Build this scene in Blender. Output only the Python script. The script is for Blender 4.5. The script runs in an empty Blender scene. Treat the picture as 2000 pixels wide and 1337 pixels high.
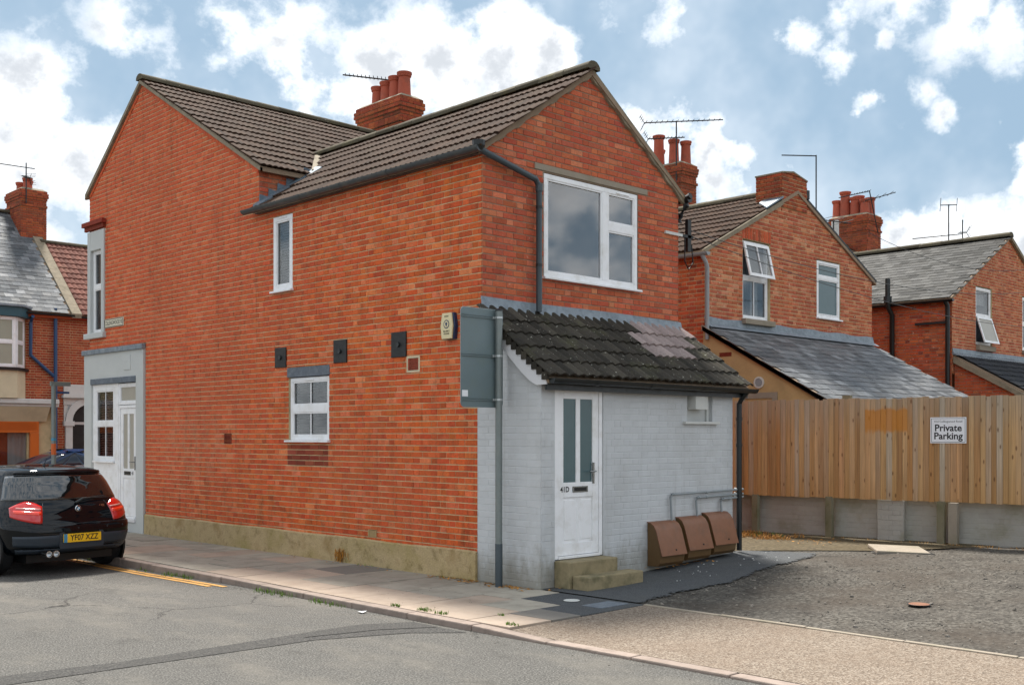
import bpy, bmesh, math, random
from mathutils import Vector, Matrix
R = random.Random(7)
rad = math.radians
SC = bpy.context.scene
COL = SC.collection
Z = Vector((0, 0, 1))

# ------------------------------------------------------------ camera
CAM = Vector((-8.635, -9.387, 1.70))
cd = bpy.data.cameras.new('camera'); cam = bpy.data.objects.new('camera', cd); COL.objects.link(cam)
cam.location = CAM
cam.rotation_euler = (rad(90), 0, -rad(90 - 45.832))
cd.sensor_width = 36.0; cd.lens = 36.0 * 2137 / 2000
cd.shift_y = (850 - 668.5) / 2000
cd.clip_end = 2000
SC.camera = cam

# ------------------------------------------------------------ light
EL, AZ = 58.0, 27.0          # sun stands behind the house, clockwise from +Y
SC.view_settings.view_transform = 'Standard'; SC.view_settings.look = 'None'
SC.view_settings.gamma = 1.0; SC.view_settings.exposure = 2.52
SC.view_settings.use_curve_mapping = False
sd = bpy.data.lights.new('sun', 'SUN'); sun = bpy.data.objects.new('sun', sd); COL.objects.link(sun)
sd.energy = 1.4; sd.angle = rad(10); sd.color = (1.0, .95, .87)
sv = Vector((math.cos(rad(EL)) * math.sin(rad(AZ)), math.cos(rad(EL)) * math.cos(rad(AZ)), math.sin(rad(EL))))
sun.location = (20, 40, 60); sun.rotation_euler = sv.to_track_quat('Z', 'Y').to_euler()

def pix_dir(u, v):
    a = rad(45.832)
    t = (u - 1000) / 2137.; s = (850 - v) / 2137.
    d = Vector((t * math.sin(a) + math.cos(a), -t * math.cos(a) + math.sin(a), s))
    return d.normalized()

def lin(h):
    h = h.lstrip('#')
    c = [int(h[i:i + 2], 16) / 255 for i in (0, 2, 4)]
    return tuple((x / 12.92 if x <= .04045 else ((x + .055) / 1.055) ** 2.4) for x in c) + (1,)

class NT:
    def __init__(s, tree): s.t = tree; s.n = tree.nodes; s.l = tree.links
    def new(s, ty, **kw):
        n = s.n.new(ty)
        for k, v in kw.items(): setattr(n, k, v)
        return n
    def set(s, sock, v):
        if isinstance(v, bpy.types.NodeSocket): s.l.new(v, sock)
        elif v is not None: sock.default_value = v
    def math(s, op, a, b=None, c=None, clamp=False):
        n = s.new('ShaderNodeMath', operation=op); n.use_clamp = clamp
        s.set(n.inputs[0], a); s.set(n.inputs[1], b); s.set(n.inputs[2], c)
        return n.outputs[0]
    def vmath(s, op, a, b=None):
        n = s.new('ShaderNodeVectorMath', operation=op)
        s.set(n.inputs[0], a); s.set(n.inputs[1], b)
        return n.outputs['Value' if op in ('DISTANCE', 'LENGTH', 'DOT_PRODUCT') else 'Vector']
    def noise(s, vec, scale, detail=3, rough=.55, out='Fac', dist=0):
        n = s.new('ShaderNodeTexNoise'); s.set(n.inputs['Vector'], vec)
        n.inputs['Scale'].default_value = scale; n.inputs['Detail'].default_value = detail
        n.inputs['Roughness'].default_value = rough; n.inputs['Distortion'].default_value = dist
        return n.outputs[out]
    def voro(s, vec, scale, out='Distance', feature='F1'):
        n = s.new('ShaderNodeTexVoronoi', feature=feature); s.set(n.inputs['Vector'], vec)
        n.inputs['Scale'].default_value = scale
        return n.outputs[out]
    def rng(s, v, a, b, c=0., d=1., smooth=True):
        n = s.new('ShaderNodeMapRange', interpolation_type='SMOOTHSTEP' if smooth else 'LINEAR')
        s.set(n.inputs[0], v); s.set(n.inputs[1], a); s.set(n.inputs[2], b); s.set(n.inputs[3], c); s.set(n.inputs[4], d)
        return n.outputs[0]
    def mix(s, f, a, b, bt='MIX'):
        n = s.new('ShaderNodeMix', data_type='RGBA', blend_type=bt)
        s.set(n.inputs[0], f); s.set(n.inputs[6], a); s.set(n.inputs[7], b)
        return n.outputs[2]
    def ramp(s, f, pts):
        n = s.new('ShaderNodeValToRGB'); s.set(n.inputs[0], f)
        e = n.color_ramp.elements
        while len(e) < len(pts): e.new(.5)
        for el, (p, c) in zip(e, pts): el.position = p; el.color = c
        return n.outputs[0]
    def scalevec(s, vec, sc):
        n = s.new('ShaderNodeMapping'); s.set(n.inputs['Vector'], vec); n.inputs['Scale'].default_value = sc
        return n.outputs[0]
    def hsv(s, col, v=None, sat=None, h=None):
        n = s.new('ShaderNodeHueSaturation'); s.set(n.inputs['Color'], col)
        s.set(n.inputs['Value'], v); s.set(n.inputs['Saturation'], sat); s.set(n.inputs['Hue'], h)
        return n.outputs[0]

# ------------------------------------------------------------ world: physical sky with cumulus
w = bpy.data.worlds.new('World'); SC.world = w; w.use_nodes = True
T = NT(w.node_tree); T.n.clear()
sky = T.new('ShaderNodeTexSky', sky_type='NISHITA'); sky.sun_disc = False
sky.sun_elevation = rad(EL); sky.sun_rotation = rad(AZ); sky.altitude = 90
sky.air_density = 1.0; sky.dust_density = 2.2; sky.ozone_density = 1.2
tc = T.new('ShaderNodeTexCoord').outputs['Generated']
dirv = T.vmath('NORMALIZE', tc)
warpn = T.noise(dirv, 9.0, 6, .65, 'Color')
warp = T.vmath('SCALE', T.vmath('SUBTRACT', warpn, (.5, .5, .5)), None); warp.node.inputs['Scale'].default_value = .075
dw = T.vmath('ADD', dirv, warp)
# cumulus seen in the photograph: centre direction (u, v), angular half size, weight
BL = [(60, 190, 120, 1.1), (40, 330, 150, 1.1), (150, 330, 110, 1.0), (60, 480, 120, .9), (250, 60, 90, .85),
      (330, 120, 75, .6), (390, 215, 95, .7), (470, 60, 110, .95), (560, 90, 110, 1.0), (570, 160, 90, .85), (640, 45, 60, .5),
      (610, 180, 90, 1.0), (690, 210, 110, 1.1), (760, 140, 110, 1.1), (860, 130, 150, 1.2), (980, 110, 130, 1.2), (1070, 120, 90, 1.15), (940, 60, 70, .9), (870, 30, 50, .6),
      (1250, 240, 60, 1.1), (1300, 255, 70, 1.15), (1380, 290, 85, 1.15), (1450, 320, 75, 1.1), (1510, 345, 55, 1.05), (1390, 350, 70, .95),
      (1210, 60, 50, .5), (1330, 45, 65, .75), (1290, 80, 40, .6), (1560, 75, 62, .95), (1620, 100, 55, .95), (1560, 120, 40, .8), (1725, 95, 28, .9),
      (1640, 10, 70, .7), (1780, 20, 90, .85), (1880, 35, 90, .95), (1970, 40, 80, .9), (1830, 90, 42, .6), (1690, 190, 24, .85), (1675, 215, 16, .7),
      (1800, 185, 30, .75), (1835, 225, 32, .85), (1840, 250, 20, .7), (2000, 300, 42, 1.1), (2000, 360, 40, 1.0),
      (1780, 430, 60, 1.0), (1850, 440, 70, 1.05), (1930, 455, 70, 1.05), (2010, 470, 80, 1.0), (1700, 450, 50, .8), (1960, 245, 22, .5), (1250, 150, 30, .3)]
acc = None
for (u, v, r, a) in BL:
    d = pix_dir(u, v)
    dist = T.vmath('DISTANCE', dw, tuple(d))
    f = T.rng(dist, 0.0, r / 2137. * 1.45, a, 0.0, smooth=False)
    acc = f if acc is None else T.math('MAXIMUM', acc, f)
fc = pix_dir(1000, 330)
framem = T.rng(T.vmath('DISTANCE', dirv, tuple(fc)), .52, .72, 0, 1)
fb = T.noise(T.scalevec(dirv, (1, 1, 1.8)), 2.6, 5, .55)
base = T.math('MULTIPLY', T.rng(fb, .26, .46, 0, .72), framem)
dens0 = T.math('MAXIMUM', acc, base)
n1 = T.noise(T.scalevec(dirv, (1, 1, 1.25)), 11, 9, .62)
n2 = T.noise(dirv, 34, 6, .6)
puff = T.voro(dw, 26, 'Distance')
nz = T.math('ADD', T.math('MULTIPLY', T.math('SUBTRACT', n1, .5), 2.6), T.math('MULTIPLY', T.math('SUBTRACT', n2, .5), .55))
nz = T.math('SUBTRACT', nz, T.math('MULTIPLY', puff, .30))
dens = T.math('ADD', dens0, nz)
mask = T.math('MULTIPLY', T.rng(dens, .14, .80, 0, 1), T.rng(dens0, .05, .8, .3, 1))
hazecl = T.math('MULTIPLY', T.rng(T.noise(dirv, 4.5, 5, .6), .42, .75, 0, .34), 1.0)
mask = T.math('MAXIMUM', mask, hazecl)
# cloud shading: light rims, greyer thick middles
thick = T.rng(T.math('ADD', dens, T.math('MULTIPLY', T.math('SUBTRACT', T.noise(dirv, 16, 6, .6), .5), 1.5)), .42, 1.15, 0, 1)
CLW = (5.4, 5.45, 5.5, 1); CLG = (2.6, 2.75, 2.95, 1)
ccol = T.mix(thick, CLW, CLG)
skyc = T.mix(1.0, sky.outputs[0], (1.02, 1.06, 1.0, 1), 'MULTIPLY')
skyc = T.mix(1.0, skyc, (.25, .26, .27, 1), 'MULTIPLY')
skyc = T.mix(.78, skyc, (1.5, 2.14, 2.8, 1))
fin = T.mix(mask, skyc, ccol)
bg = T.new('ShaderNodeBackground'); T.l.new(fin, bg.inputs[0]); bg.inputs[1].default_value = .05
T.l.new(bg.outputs[0], T.new('ShaderNodeOutputWorld').inputs[0])

# ------------------------------------------------------------ materials
def mat0(name):
    m = bpy.data.materials.new(name); m.use_nodes = True
    t = NT(m.node_tree); p = t.n['Principled BSDF']
    return m, t, p
def rnd_piece(t):
    g = t.new('ShaderNodeNewGeometry').outputs['Random Per Island']
    o = t.new('ShaderNodeObjectInfo').outputs['Random']
    return t.math('FRACT', t.math('ADD', g, t.math('MULTIPLY', o, 7.31)))
def rnd2(t, r, k):
    return t.math('FRACT', t.math('MULTIPLY', r, k))
def wpos(t): return t.new('ShaderNodeNewGeometry').outputs['Position']
def bump(t, p, h, dist=.003, strength=.6):
    b = t.new('ShaderNodeBump'); b.inputs['Distance'].default_value = dist; b.inputs['Strength'].default_value = strength
    t.set(b.inputs['Height'], h); t.l.new(b.outputs[0], p.inputs['Normal'])

def plain(name, col, rough=.6, var=.12, scale=3., rand=0., bmp=0., bscale=60., metal=0., spec=.5, coat=0., dirt=None, dirtamt=.5, dscale=2.):
    m, t, p = mat0(name)
    c = lin(col) if isinstance(col, str) else col
    pos = wpos(t)
    n = t.noise(pos, scale, 5, .6)
    v = t.rng(n, .25, .75, 1 - var, 1 + var, False)
    if rand: v = t.math('MULTIPLY', v, t.rng(rnd_piece(t), 0, 1, 1 - rand, 1 + rand, False))
    cc = t.hsv(c, v)
    if dirt:
        dm = t.rng(t.noise(pos, dscale, 6, .65), .45, .7, 0, dirtamt)
        cc = t.mix(dm, cc, lin(dirt))
    t.l.new(cc, p.inputs['Base Color'])
    if var > .06: t.set(p.inputs['Roughness'], t.rng(t.noise(pos, scale * 3, 3), .3, .7, max(rough - .08, .02), min(rough + .08, 1), False))
    else: p.inputs['Roughness'].default_value = rough
    p.inputs['Metallic'].default_value = metal
    p.inputs['Specular IOR Level'].default_value = spec
    p.inputs['Coat Weight'].default_value = coat
    if bmp: bump(t, p, t.noise(pos, bscale, 4, .65), .004, bmp)
    return m

def brickmat(name, cols, patch, rough=.85, spots=.0, patchamt=.4, soot=0.2, grad=False):
    """cols: 5 piece colours spread over the random value; patch: colour of broad weathering."""
    m, t, p = mat0(name)
    r = rnd_piece(t); pos = wpos(t)
    c = t.ramp(r, [(i / (len(cols) - 1), lin(x)) for i, x in enumerate(cols)])
    c = t.hsv(c, t.rng(rnd2(t, r, 13.7), 0, 1, .88, 1.09, False), 1.0, t.rng(rnd2(t, r, 29.3), 0, 1, .493, .507, False))
    if grad:      # the front block is laid in a redder, smoother brick; a pale bloom of salts low on it
        sx = t.new('ShaderNodeSeparateXYZ'); t.l.new(pos, sx.inputs[0])
        gr = t.rng(t.math('ADD', t.math('ADD', sx.outputs[1], t.math('MULTIPLY', sx.outputs[2], .7)), t.math('MULTIPLY', t.noise(pos, 1.1, 4), 3.)), 5.5, 10.5, 0, .55)
        c = t.mix(gr, c, lin('#bb6450'))
        bl = t.math('MULTIPLY', t.rng(t.vmath('DISTANCE', t.scalevec(pos, (1, 1, 1.7)), (0, 6.9, 2.6)), .3, 1.5, 1, 0), t.rng(t.noise(pos, 4, 6, .7), .42, .62, 0, .5))
        c = t.mix(bl, c, lin('#b08878'))
        st = t.math('MULTIPLY', t.rng(sx.outputs[2], .3, 1.7, 1, 0), t.rng(t.noise(t.scalevec(pos, (1, 2.2, .7)), 2.2, 6, .7), .48, .7, 0, .65))
        c = t.mix(st, c, lin('#6a3820'))
    if grad:      # rain streaks and paler repointed areas
        rs = t.rng(t.noise(t.scalevec(pos, (1, 3.6, .22)), 1.6, 7, .65), .52, .72, 0, .42)
        c = t.mix(rs, c, lin('#6e3c28'))
        ps = t.rng(t.noise(t.scalevec(pos, (1, 1, 1.6)), 1.9, 7, .7), .56, .70, 0, .35)
        c = t.mix(ps, c, lin('#c48a70'))
    big = t.rng(t.noise(pos, .55, 4, .6), .42, .68, 0, patchamt)
    c = t.mix(big, c, lin(patch))
    c = t.mix(1.0, c, (1.27, 1.0, .74, 1) if grad else (1.12, .98, .84, 1), 'MULTIPLY')
    fine = t.noise(t.scalevec(pos, (1, 1, 2.2)), 26, 6, .7)
    c = t.hsv(c, t.rng(fine, .25, .75, .72, 1.22, False))
    if soot:
        sm = t.rng(t.noise(t.scalevec(pos, (1, 1, .6)), 6.5, 8, .78), .50, .74, 0, soot)
        c = t.mix(sm, c, lin('#3a2a22'))
    if spots:
        sp = t.rng(t.noise(pos, 17, 3, .5), .66, .72, 0, spots)
        c = t.mix(sp, c, lin('#d8b8a0'))
    t.l.new(c, p.inputs['Base Color']); p.inputs['Roughness'].default_value = rough
    p.inputs['Specular IOR Level'].default_value = .25
    bump(t, p, t.math('ADD', fine, t.math('MULTIPLY', t.noise(pos, 110, 3), .5)), .006, .7)
    return m

def glassmat(name, tint=(.5, .55, .58, 1), refl=.12, rough=.015):
    m, t, p = mat0(name); t.n.remove(p)
    tr = t.new('ShaderNodeBsdfTransparent'); tr.inputs[0].default_value = tint
    gl = t.new('ShaderNodeBsdfGlossy'); gl.inputs['Roughness'].default_value = rough
    fr = t.new('ShaderNodeFresnel'); fr.inputs[0].default_value = 1.5
    f = t.math('ADD', t.math('MULTIPLY', fr.outputs[0], .3 if refl < .1 else 1.1), refl, clamp=True)
    mx = t.new('ShaderNodeMixShader'); t.l.new(f, mx.inputs[0]); t.l.new(tr.outputs[0], mx.inputs[1]); t.l.new(gl.outputs[0], mx.inputs[2])
    t.l.new(mx.outputs[0], t.n['Material Output'].inputs[0])
    return m

MT = {}
MT['brick_side'] = brickmat('brick_side', ['#c4683e', '#bd6038', '#c76c44', '#b25a3c', '#c26436', '#b85c3a', '#cf8466', '#c26838', '#a65436', '#b55636', '#c77048'], '#a85a42', soot=.6, patchamt=.5, grad=True)
MT['brick_gable'] = brickmat('brick_gable', ['#bb6448', '#ae5843', '#c27050', '#a4533f', '#bb664a', '#c98466', '#a85948', '#bb6a4c'], '#a85a48', spots=.4, soot=.55)
MT['brick_brown'] = brickmat('brick_brown', ['#b4694c', '#a85e46', '#c0785a', '#995441', '#b66c50', '#c99074', '#ac6049'], '#9c5a48', spots=.75, soot=.5)
MT['brick_orange'] = brickmat('brick_orange', ['#b95c3c', '#b05436', '#c26a46', '#a44c34', '#c87452', '#86463a', '#bb6240'], '#a85038', spots=.6, soot=.5)
MT['brick_dark'] = brickmat('brick_dark', ['#8a4030', '#7c362a', '#94503a', '#6e3026', '#9a5040'], '#80402f', soot=.35)
MT['brick_far'] = brickmat('brick_far', ['#a2513a', '#944634', '#ae5f45', '#8a4030', '#a8573c'], '#90483a', soot=.2)
MT['brick_chim'] = brickmat('brick_chim', ['#9c5238', '#8a4430', '#a85c3c', '#7a3f30', '#a3583a', '#6f4234'], '#6f4636', soot=.5)
MT['mortar'] = plain('mortar', '#c6b48c', .95, .15, 6, bmp=.5, bscale=90, dirt='#5a4a3a', dirtamt=.4)
MT['mortar_dark'] = plain('mortar_dark', '#8d7a66', .95, .2, 6, bmp=.5, bscale=90)
MT['paint_brick'] = plain('paint_brick', '#c2c5c7', .6, .05, 4, rand=.03, bmp=.45, bscale=45, dirt='#92908a', dirtamt=.25, dscale=1.3)
MT['render_grey'] = plain('render_grey', '#bcbfbd', .65, .04, 3, bmp=.2, bscale=60)
MT['plinth'] = None
MT['render_ochre'] = plain('render_ochre', '#b5996c', .9, .1, 2, bmp=.35, bscale=40, dirt='#8a7a58', dirtamt=.5, dscale=1.2)
MT['concrete'] = plain('concrete', '#94897a', .9, .15, 8, bmp=.5, bscale=70, dirt='#6d6a52', dirtamt=.5, dscale=4)
MT['concrete_step'] = plain('concrete_step', '#8d8062', .9, .2, 9, bmp=.6, bscale=60, dirt='#57543a', dirtamt=.75, dscale=4)
MT['mortar_verge'] = plain('mortar_verge', '#8a7f6c', .95, .18, 8, bmp=.6, bscale=50, dirt='#605a48', dirtamt=.5, dscale=6)
MT['upvc'] = plain('upvc', '#ecedef', .3, .03, 2, dirt='#bdb9ae', dirtamt=.35, dscale=5)
MT['white_board'] = plain('white_board', '#d6d6d8', .4, .04, 3)
MT['lead'] = plain('lead', '#808a92', .6, .25, 6, bmp=.6, bscale=14, metal=.1, dirt='#5c666e', dirtamt=.6, dscale=9)
MT['lead_blue'] = plain('lead_blue', '#66747f', .5, .2, 8, bmp=.4, bscale=20, metal=.2, rand=.12)
MT['slate_lintel'] = plain('slate_lintel', '#5d6670', .7, .2, 10, bmp=.4, bscale=40, dirt='#80868a', dirtamt=.5, dscale=12)
MT['gutter_grey'] = plain('gutter_grey', '#3b4347', .4, .15, 4, dirt='#6c665a', dirtamt=.3, dscale=5)
MT['black_plastic'] = plain('black_plastic', '#161c1e', .38, .15, 5)
MT['pipe_slate'] = plain('pipe_slate', '#39444a', .4, .12, 4)
MT['pipe_grey'] = plain('pipe_grey', '#8b9295', .45, .08, 5)
MT['pipe_blue'] = plain('pipe_blue', '#24466e', .45, .1, 5)
MT['galv'] = plain('galv', '#78807f', .5, .1, 8, metal=.4, dirt='#8c8f88', dirtamt=.3, dscale=12)
MT['sign_back'] = plain('sign_back', '#66767a', .45, .07, 4, metal=.0, dirt='#6a7874', dirtamt=.4, dscale=6)
MT['alu'] = plain('alu', '#b8bcbc', .35, .05, 5, metal=.8)
MT['steel'] = plain('steel', '#8d9090', .25, .05, 5, metal=.9)
MT['black'] = plain('black', '#0a0c0d', .5, .2, 6)
MT['aerial'] = plain('aerial', '#2a2c2e', .5, .2, 8, metal=.3)
MT['terracotta'] = plain('terracotta', '#a8513a', .8, .14, 5, rand=.12, bmp=.3, bscale=60, dirt='#5c3c30', dirtamt=.5, dscale=5)
MT['meter_brown'] = plain('meter_brown', '#80543a', .5, .08, 4, dirt='#5e4433', dirtamt=.4, dscale=7, bmp=.15, bscale=50)
MT['meter_side'] = plain('meter_side', '#634a2a', .55, .12, 4)
MT['cream'] = plain('cream', '#cfc3a4', .7, .08, 3, dirt='#a89c80', dirtamt=.4)
MT['white_paint'] = plain('white_paint', '#c9cac6', .6, .06, 3, dirt='#a0a09a', dirtamt=.4, dscale=3)
MT['teal_paint'] = plain('teal_paint', '#27505c', .5, .1, 3)
MT['orange_paint'] = plain('orange_paint', '#c8641c', .45, .08, 3)
MT['room_dark'] = plain('room_dark', '#2a2624', .9, .1, 2)
MT['room_mid'] = plain('room_mid', '#9aa0a8', .9, .1, 2)
MT['blind'] = plain('blind', '#33261c', .6, .1, 4, rand=.1)
MT['blind_grey'] = plain('blind_grey', '#7c8384', .6, .1, 4, rand=.08)
MT['blind_pane'] = plain('blind_pane', '#9a9e90', .22, .05, 4)
MT['blind_pink'] = plain('blind_pink', '#a87868', .6, .1, 4)
MT['curtain'] = plain('curtain', '#b8b4b0', .9, .1, 4)
MT['glass'] = glassmat('glass', (.80, .82, .83, 1), .012)
MT['glass_big'] = glassmat('glass_big', (.80, .86, .92, 1), .22, .03)
MT['frost'] = plain('frost', '#4c6468', .25, .05, 9, bmp=.05, bscale=160, spec=.6)
MT['frost_grey'] = plain('frost_grey', '#a39e92', .35, .06, 6, spec=.6)
MT['text_black'] = plain('text_black', '#17181a', .5, .0, 2)
MT['plate_cream'] = plain('plate_cream', '#d8d2bc', .4, .05, 4)
MT['white_sign'] = plain('white_sign', '#e4e6ea', .35, .02, 4)
MT['yellow_plate'] = plain('yellow_plate', '#e9b81c', .35, .03, 4)
MT['blue_strip'] = plain('blue_strip', '#3c86a8', .35, .03, 4)
MT['alarm_cream'] = plain('alarm_cream', '#d8cba0', .4, .05, 4)
MT['alarm_blue'] = plain('alarm_blue', '#1e3050', .35, .05, 4)
MT['yellow_line'] = plain('yellow_line', '#bd8c42', .8, .1, 8, dirt='#b08040', dirtamt=.7, dscale=14, bmp=.5, bscale=120)
MT['leaves'] = plain('leaves', '#a8742c', .8, .3, 20, rand=.4)
MT['grassm'] = plain('grassm', '#5f7a28', .7, .25, 10, rand=.35)
MT['dryweed'] = plain('dryweed', '#b08040', .8, .25, 10, rand=.4)
MT['pebble'] = plain('pebble', '#6c665e', .9, .2, 10, rand=.35)
MT['wire'] = plain('wire', '#2a2c2e', .6, .1, 3)
MT['orange_band'] = plain('orange_band', '#c05a20', .5, .05, 3)

def painted():
    m = MT['paint_brick']; t = NT(m.node_tree); p = t.n['Principled BSDF']; pos = wpos(t)
    src = p.inputs['Base Color'].links[0].from_socket
    s = t.new('ShaderNodeSeparateXYZ'); t.l.new(pos, s.inputs[0])
    a = t.rng(t.math('SUBTRACT', s.outputs[2], t.math('MULTIPLY', t.noise(t.scalevec(pos, (1, 1, .5)), 7, 7, .75), .9)), -.45, .1, .75, 0)
    c = t.mix(a, src, lin('#7d7868'))
    fl = t.rng(t.noise(pos, 16, 6, .75), .66, .69, 0, .8)
    c = t.mix(t.math('MULTIPLY', fl, t.rng(s.outputs[2], .1, 1.1, 1, .12)), c, lin('#6f6a62'))
    dr = t.rng(t.noise(t.scalevec(pos, (9, 9, .35)), 1., 5, .6), .56, .74, 0, .3)
    c = t.mix(dr, c, lin('#8f8f88'))
    t.l.new(c, p.inputs['Base Color'])
painted()
def plinthmat():
    m, t, p = mat0('plinth')
    pos = wpos(t); n = t.noise(pos, 1.6, 7, .65)
    c = t.ramp(n, [(.3, lin('#948850')), (.42, lin('#a89468')), (.55, lin('#b59f78')), (.7, lin('#9c8358'))])
    c = t.mix(t.rng(t.noise(pos, 9, 6, .7), .5, .72, 0, .6), c, lin('#6e5c34'))
    c = t.hsv(c, t.rng(t.noise(pos, 60, 4), .3, .7, .85, 1.12, False))
    t.l.new(c, p.inputs['Base Color']); p.inputs['Roughness'].default_value = .92
    bump(t, p, t.math('ADD', t.noise(pos, 45, 5), t.noise(pos, 7, 4)), .012, .6)
    return m
MT['plinth'] = plinthmat()

GAIN = {'tile_main': .39, 'slate_pale': .20, 'slate': 1.05, 'slate_shiny': .6, 'asphalt': .43, 'asphalt_patch': .44, 'tarmac': .78, 'yard': .39, 'yard_dirt': .50, 'apron': .47, 'tile_lean': 1.1, 'tile_red': .8, 'ridge': .75}
def tilemat(name, cols, moss='#6b6a50', mossamt=.5, speck=.6):
    m, t, p = mat0(name)
    r = rnd_piece(t); pos = wpos(t)
    c = t.ramp(r, [(i / (len(cols) - 1), lin(x)) for i, x in enumerate(cols)])
    c = t.mix(t.rng(t.noise(pos, 2.2, 6, .7), .5, .75, 0, mossamt), c, lin(moss))
    c = t.mix(t.rng(t.noise(pos, 30, 3, .5), .67, .72, 0, speck), c, lin('#a8a69a'))
    c = t.hsv(c, t.rng(rnd2(t, r, 33.1), 0, 1, .82, 1.18, False))
    G_ = GAIN.get(name, 1.); c = t.hsv(c, t.rng(t.noise(pos, 40, 5, .7), .3, .7, .78 * G_, 1.2 * G_, False))
    t.l.new(c, p.inputs['Base Color']); p.inputs['Roughness'].default_value = .88
    p.inputs['Specular IOR Level'].default_value = .12
    bump(t, p, t.noise(pos, 70, 5), .006, .6)
    return m
MT['tile_main'] = tilemat('tile_main', ['#5f4536', '#6a4e3e', '#553f32', '#735644', '#604838'], mossamt=.3)
MT['tile_lean'] = tilemat('tile_lean', ['#36332e', '#3e3a34', '#302e2a', '#45413a'], moss='#55553c', mossamt=.6, speck=.9)
MT['tile_new'] = tilemat('tile_new', ['#90827f', '#9a8c88', '#887a78'], mossamt=.1, speck=.2)
MT['tile_red'] = tilemat('tile_red', ['#7c5248', '#885c50', '#704840'], mossamt=.2)
MT['tile_black'] = tilemat('tile_black', ['#34363a', '#3c3e42', '#2e3034'], mossamt=.1)
MT['ridge'] = tilemat('ridge', ['#605a4c', '#6b6454', '#585245'], moss='#77704c', mossamt=.7, speck=.8)
def slatemat(name, cols, rough):
    m, t, p = mat0(name)
    r = rnd_piece(t); pos = wpos(t)
    c = t.ramp(r, [(i / (len(cols) - 1), lin(x)) for i, x in enumerate(cols)])
    G_ = GAIN.get(name, 1.); c = t.mix(t.rng(t.noise(pos, 3, 6, .7), .55, .75, 0, .4), c, lin('#8d8a84'))
    c = t.hsv(c, t.rng(t.noise(pos, 14, 6, .7), .3, .7, .72 * G_, 1.28 * G_, False))
    c = t.hsv(c, t.rng(rnd2(t, r, 41.3), 0, 1, .75, 1.3, False)); p.inputs['Specular IOR Level'].default_value = .12 if name == 'slate_pale' else (.22 if name == 'slate' else .15)
    t.l.new(c, p.inputs['Base Color'])
    t.set(p.inputs['Roughness'], t.rng(rnd2(t, r, 17.3), 0, 1, rough - .1, rough + .12, False))
    bump(t, p, t.noise(pos, 25, 4), .004, .6)
    return m
MT['slate'] = slatemat('slate', ['#505255', '#5f6163', '#47494b', '#707274', '#565759', '#666768'], .55)
MT['slate_pale'] = slatemat('slate_pale', ['#545454', '#64645f', '#4a4a4a', '#76746e', '#5c5c5a'], .6)
MT['slate_shiny'] = slatemat('slate_shiny', ['#6c7074', '#84878a', '#5f6468', '#94979a'], .7)

def woodmat():
    m, t, p = mat0('fence_wood')
    o = t.new('ShaderNodeObjectInfo'); r = o.outputs['Random']; pos = wpos(t)
    c = t.ramp(r, [(0, lin('#84623f')), (.2, lin('#a08056')), (.4, lin('#ab8c68')), (.6, lin('#946d42')), (.8, lin('#9c907e')), (1, lin('#a67c52'))])
    off = t.new('ShaderNodeCombineXYZ'); t.set(off.inputs[2], t.math('MULTIPLY', r, 37.)); t.set(off.inputs[0], t.math('MULTIPLY', r, 11.))
    pv = t.vmath('ADD', pos, off.outputs[0])
    g = t.noise(t.scalevec(pv, (34, 34, 1.2)), 1.0, 6, .65, dist=.6)
    c = t.hsv(c, t.rng(g, .3, .7, .95, 1.75, False))
    # warmer low down where the preservative stays, greyer weathered tops
    low = t.new('ShaderNodeSeparateXYZ'); t.l.new(pos, low.inputs[0])
    n = t.noise(t.scalevec(pv, (6, 6, .8)), 1., 4)
    c = t.mix(t.math('MULTIPLY', t.rng(t.math('ADD', low.outputs[2], n), 2.1, 2.9, 0, .55), 1.0), c, lin('#a09686'))
    c = t.mix(t.rng(t.math('SUBTRACT', low.outputs[2], t.math('MULTIPLY', n, .8)), .1, .9, .45, 0), c, lin('#a87c44'))
    k = t.voro(t.scalevec(pv, (11, 11, 4.2)), 1.0, 'Distance')
    c = t.mix(t.rng(k, .07, .20, .75, 0), c, lin('#5a371c'))
    t.l.new(c, p.inputs['Base Color']); p.inputs['Roughness'].default_value = .8
    bump(t, p, g, .004, .5)
    return m
MT['fence_wood'] = woodmat()
def fence_stain():
    m = MT['fence_wood'].copy(); m.name = 'fence_wood_stained'
    t = NT(m.node_tree); p = t.n['Principled BSDF']; pos = wpos(t)
    src = p.inputs['Base Color'].links[0].from_socket
    s = t.new('ShaderNodeSeparateXYZ'); t.l.new(pos, s.inputs[0])
    n = t.math('ADD', t.math('MULTIPLY', t.noise(pos, 6, 3), .14), t.math('MULTIPLY', t.noise(t.scalevec(pos, (30, 30, 3)), 1, 3), .10))
    a = t.math('MULTIPLY', t.rng(t.math('ADD', s.outputs[2], n), 1.84, 1.92, 0, 1), t.rng(t.math('ADD', s.outputs[2], n), 2.18, 2.24, 1, 0))
    t.l.new(t.mix(t.math('MULTIPLY', a, .75), src, lin('#c07c20')), p.inputs['Base Color'])
    return m
MT['fence_stain'] = fence_stain()
MT['post_wood'] = plain('post_wood', '#77705a', .9, .2, 6, bmp=.4, bscale=30, dirt='#4e5030', dirtamt=.7, dscale=3)
MT['block_grey'] = plain('block_grey', '#a3a098', .9, .12, 4, rand=.04, bmp=.6, bscale=30, dirt='#77745c', dirtamt=.6, dscale=2)

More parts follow.
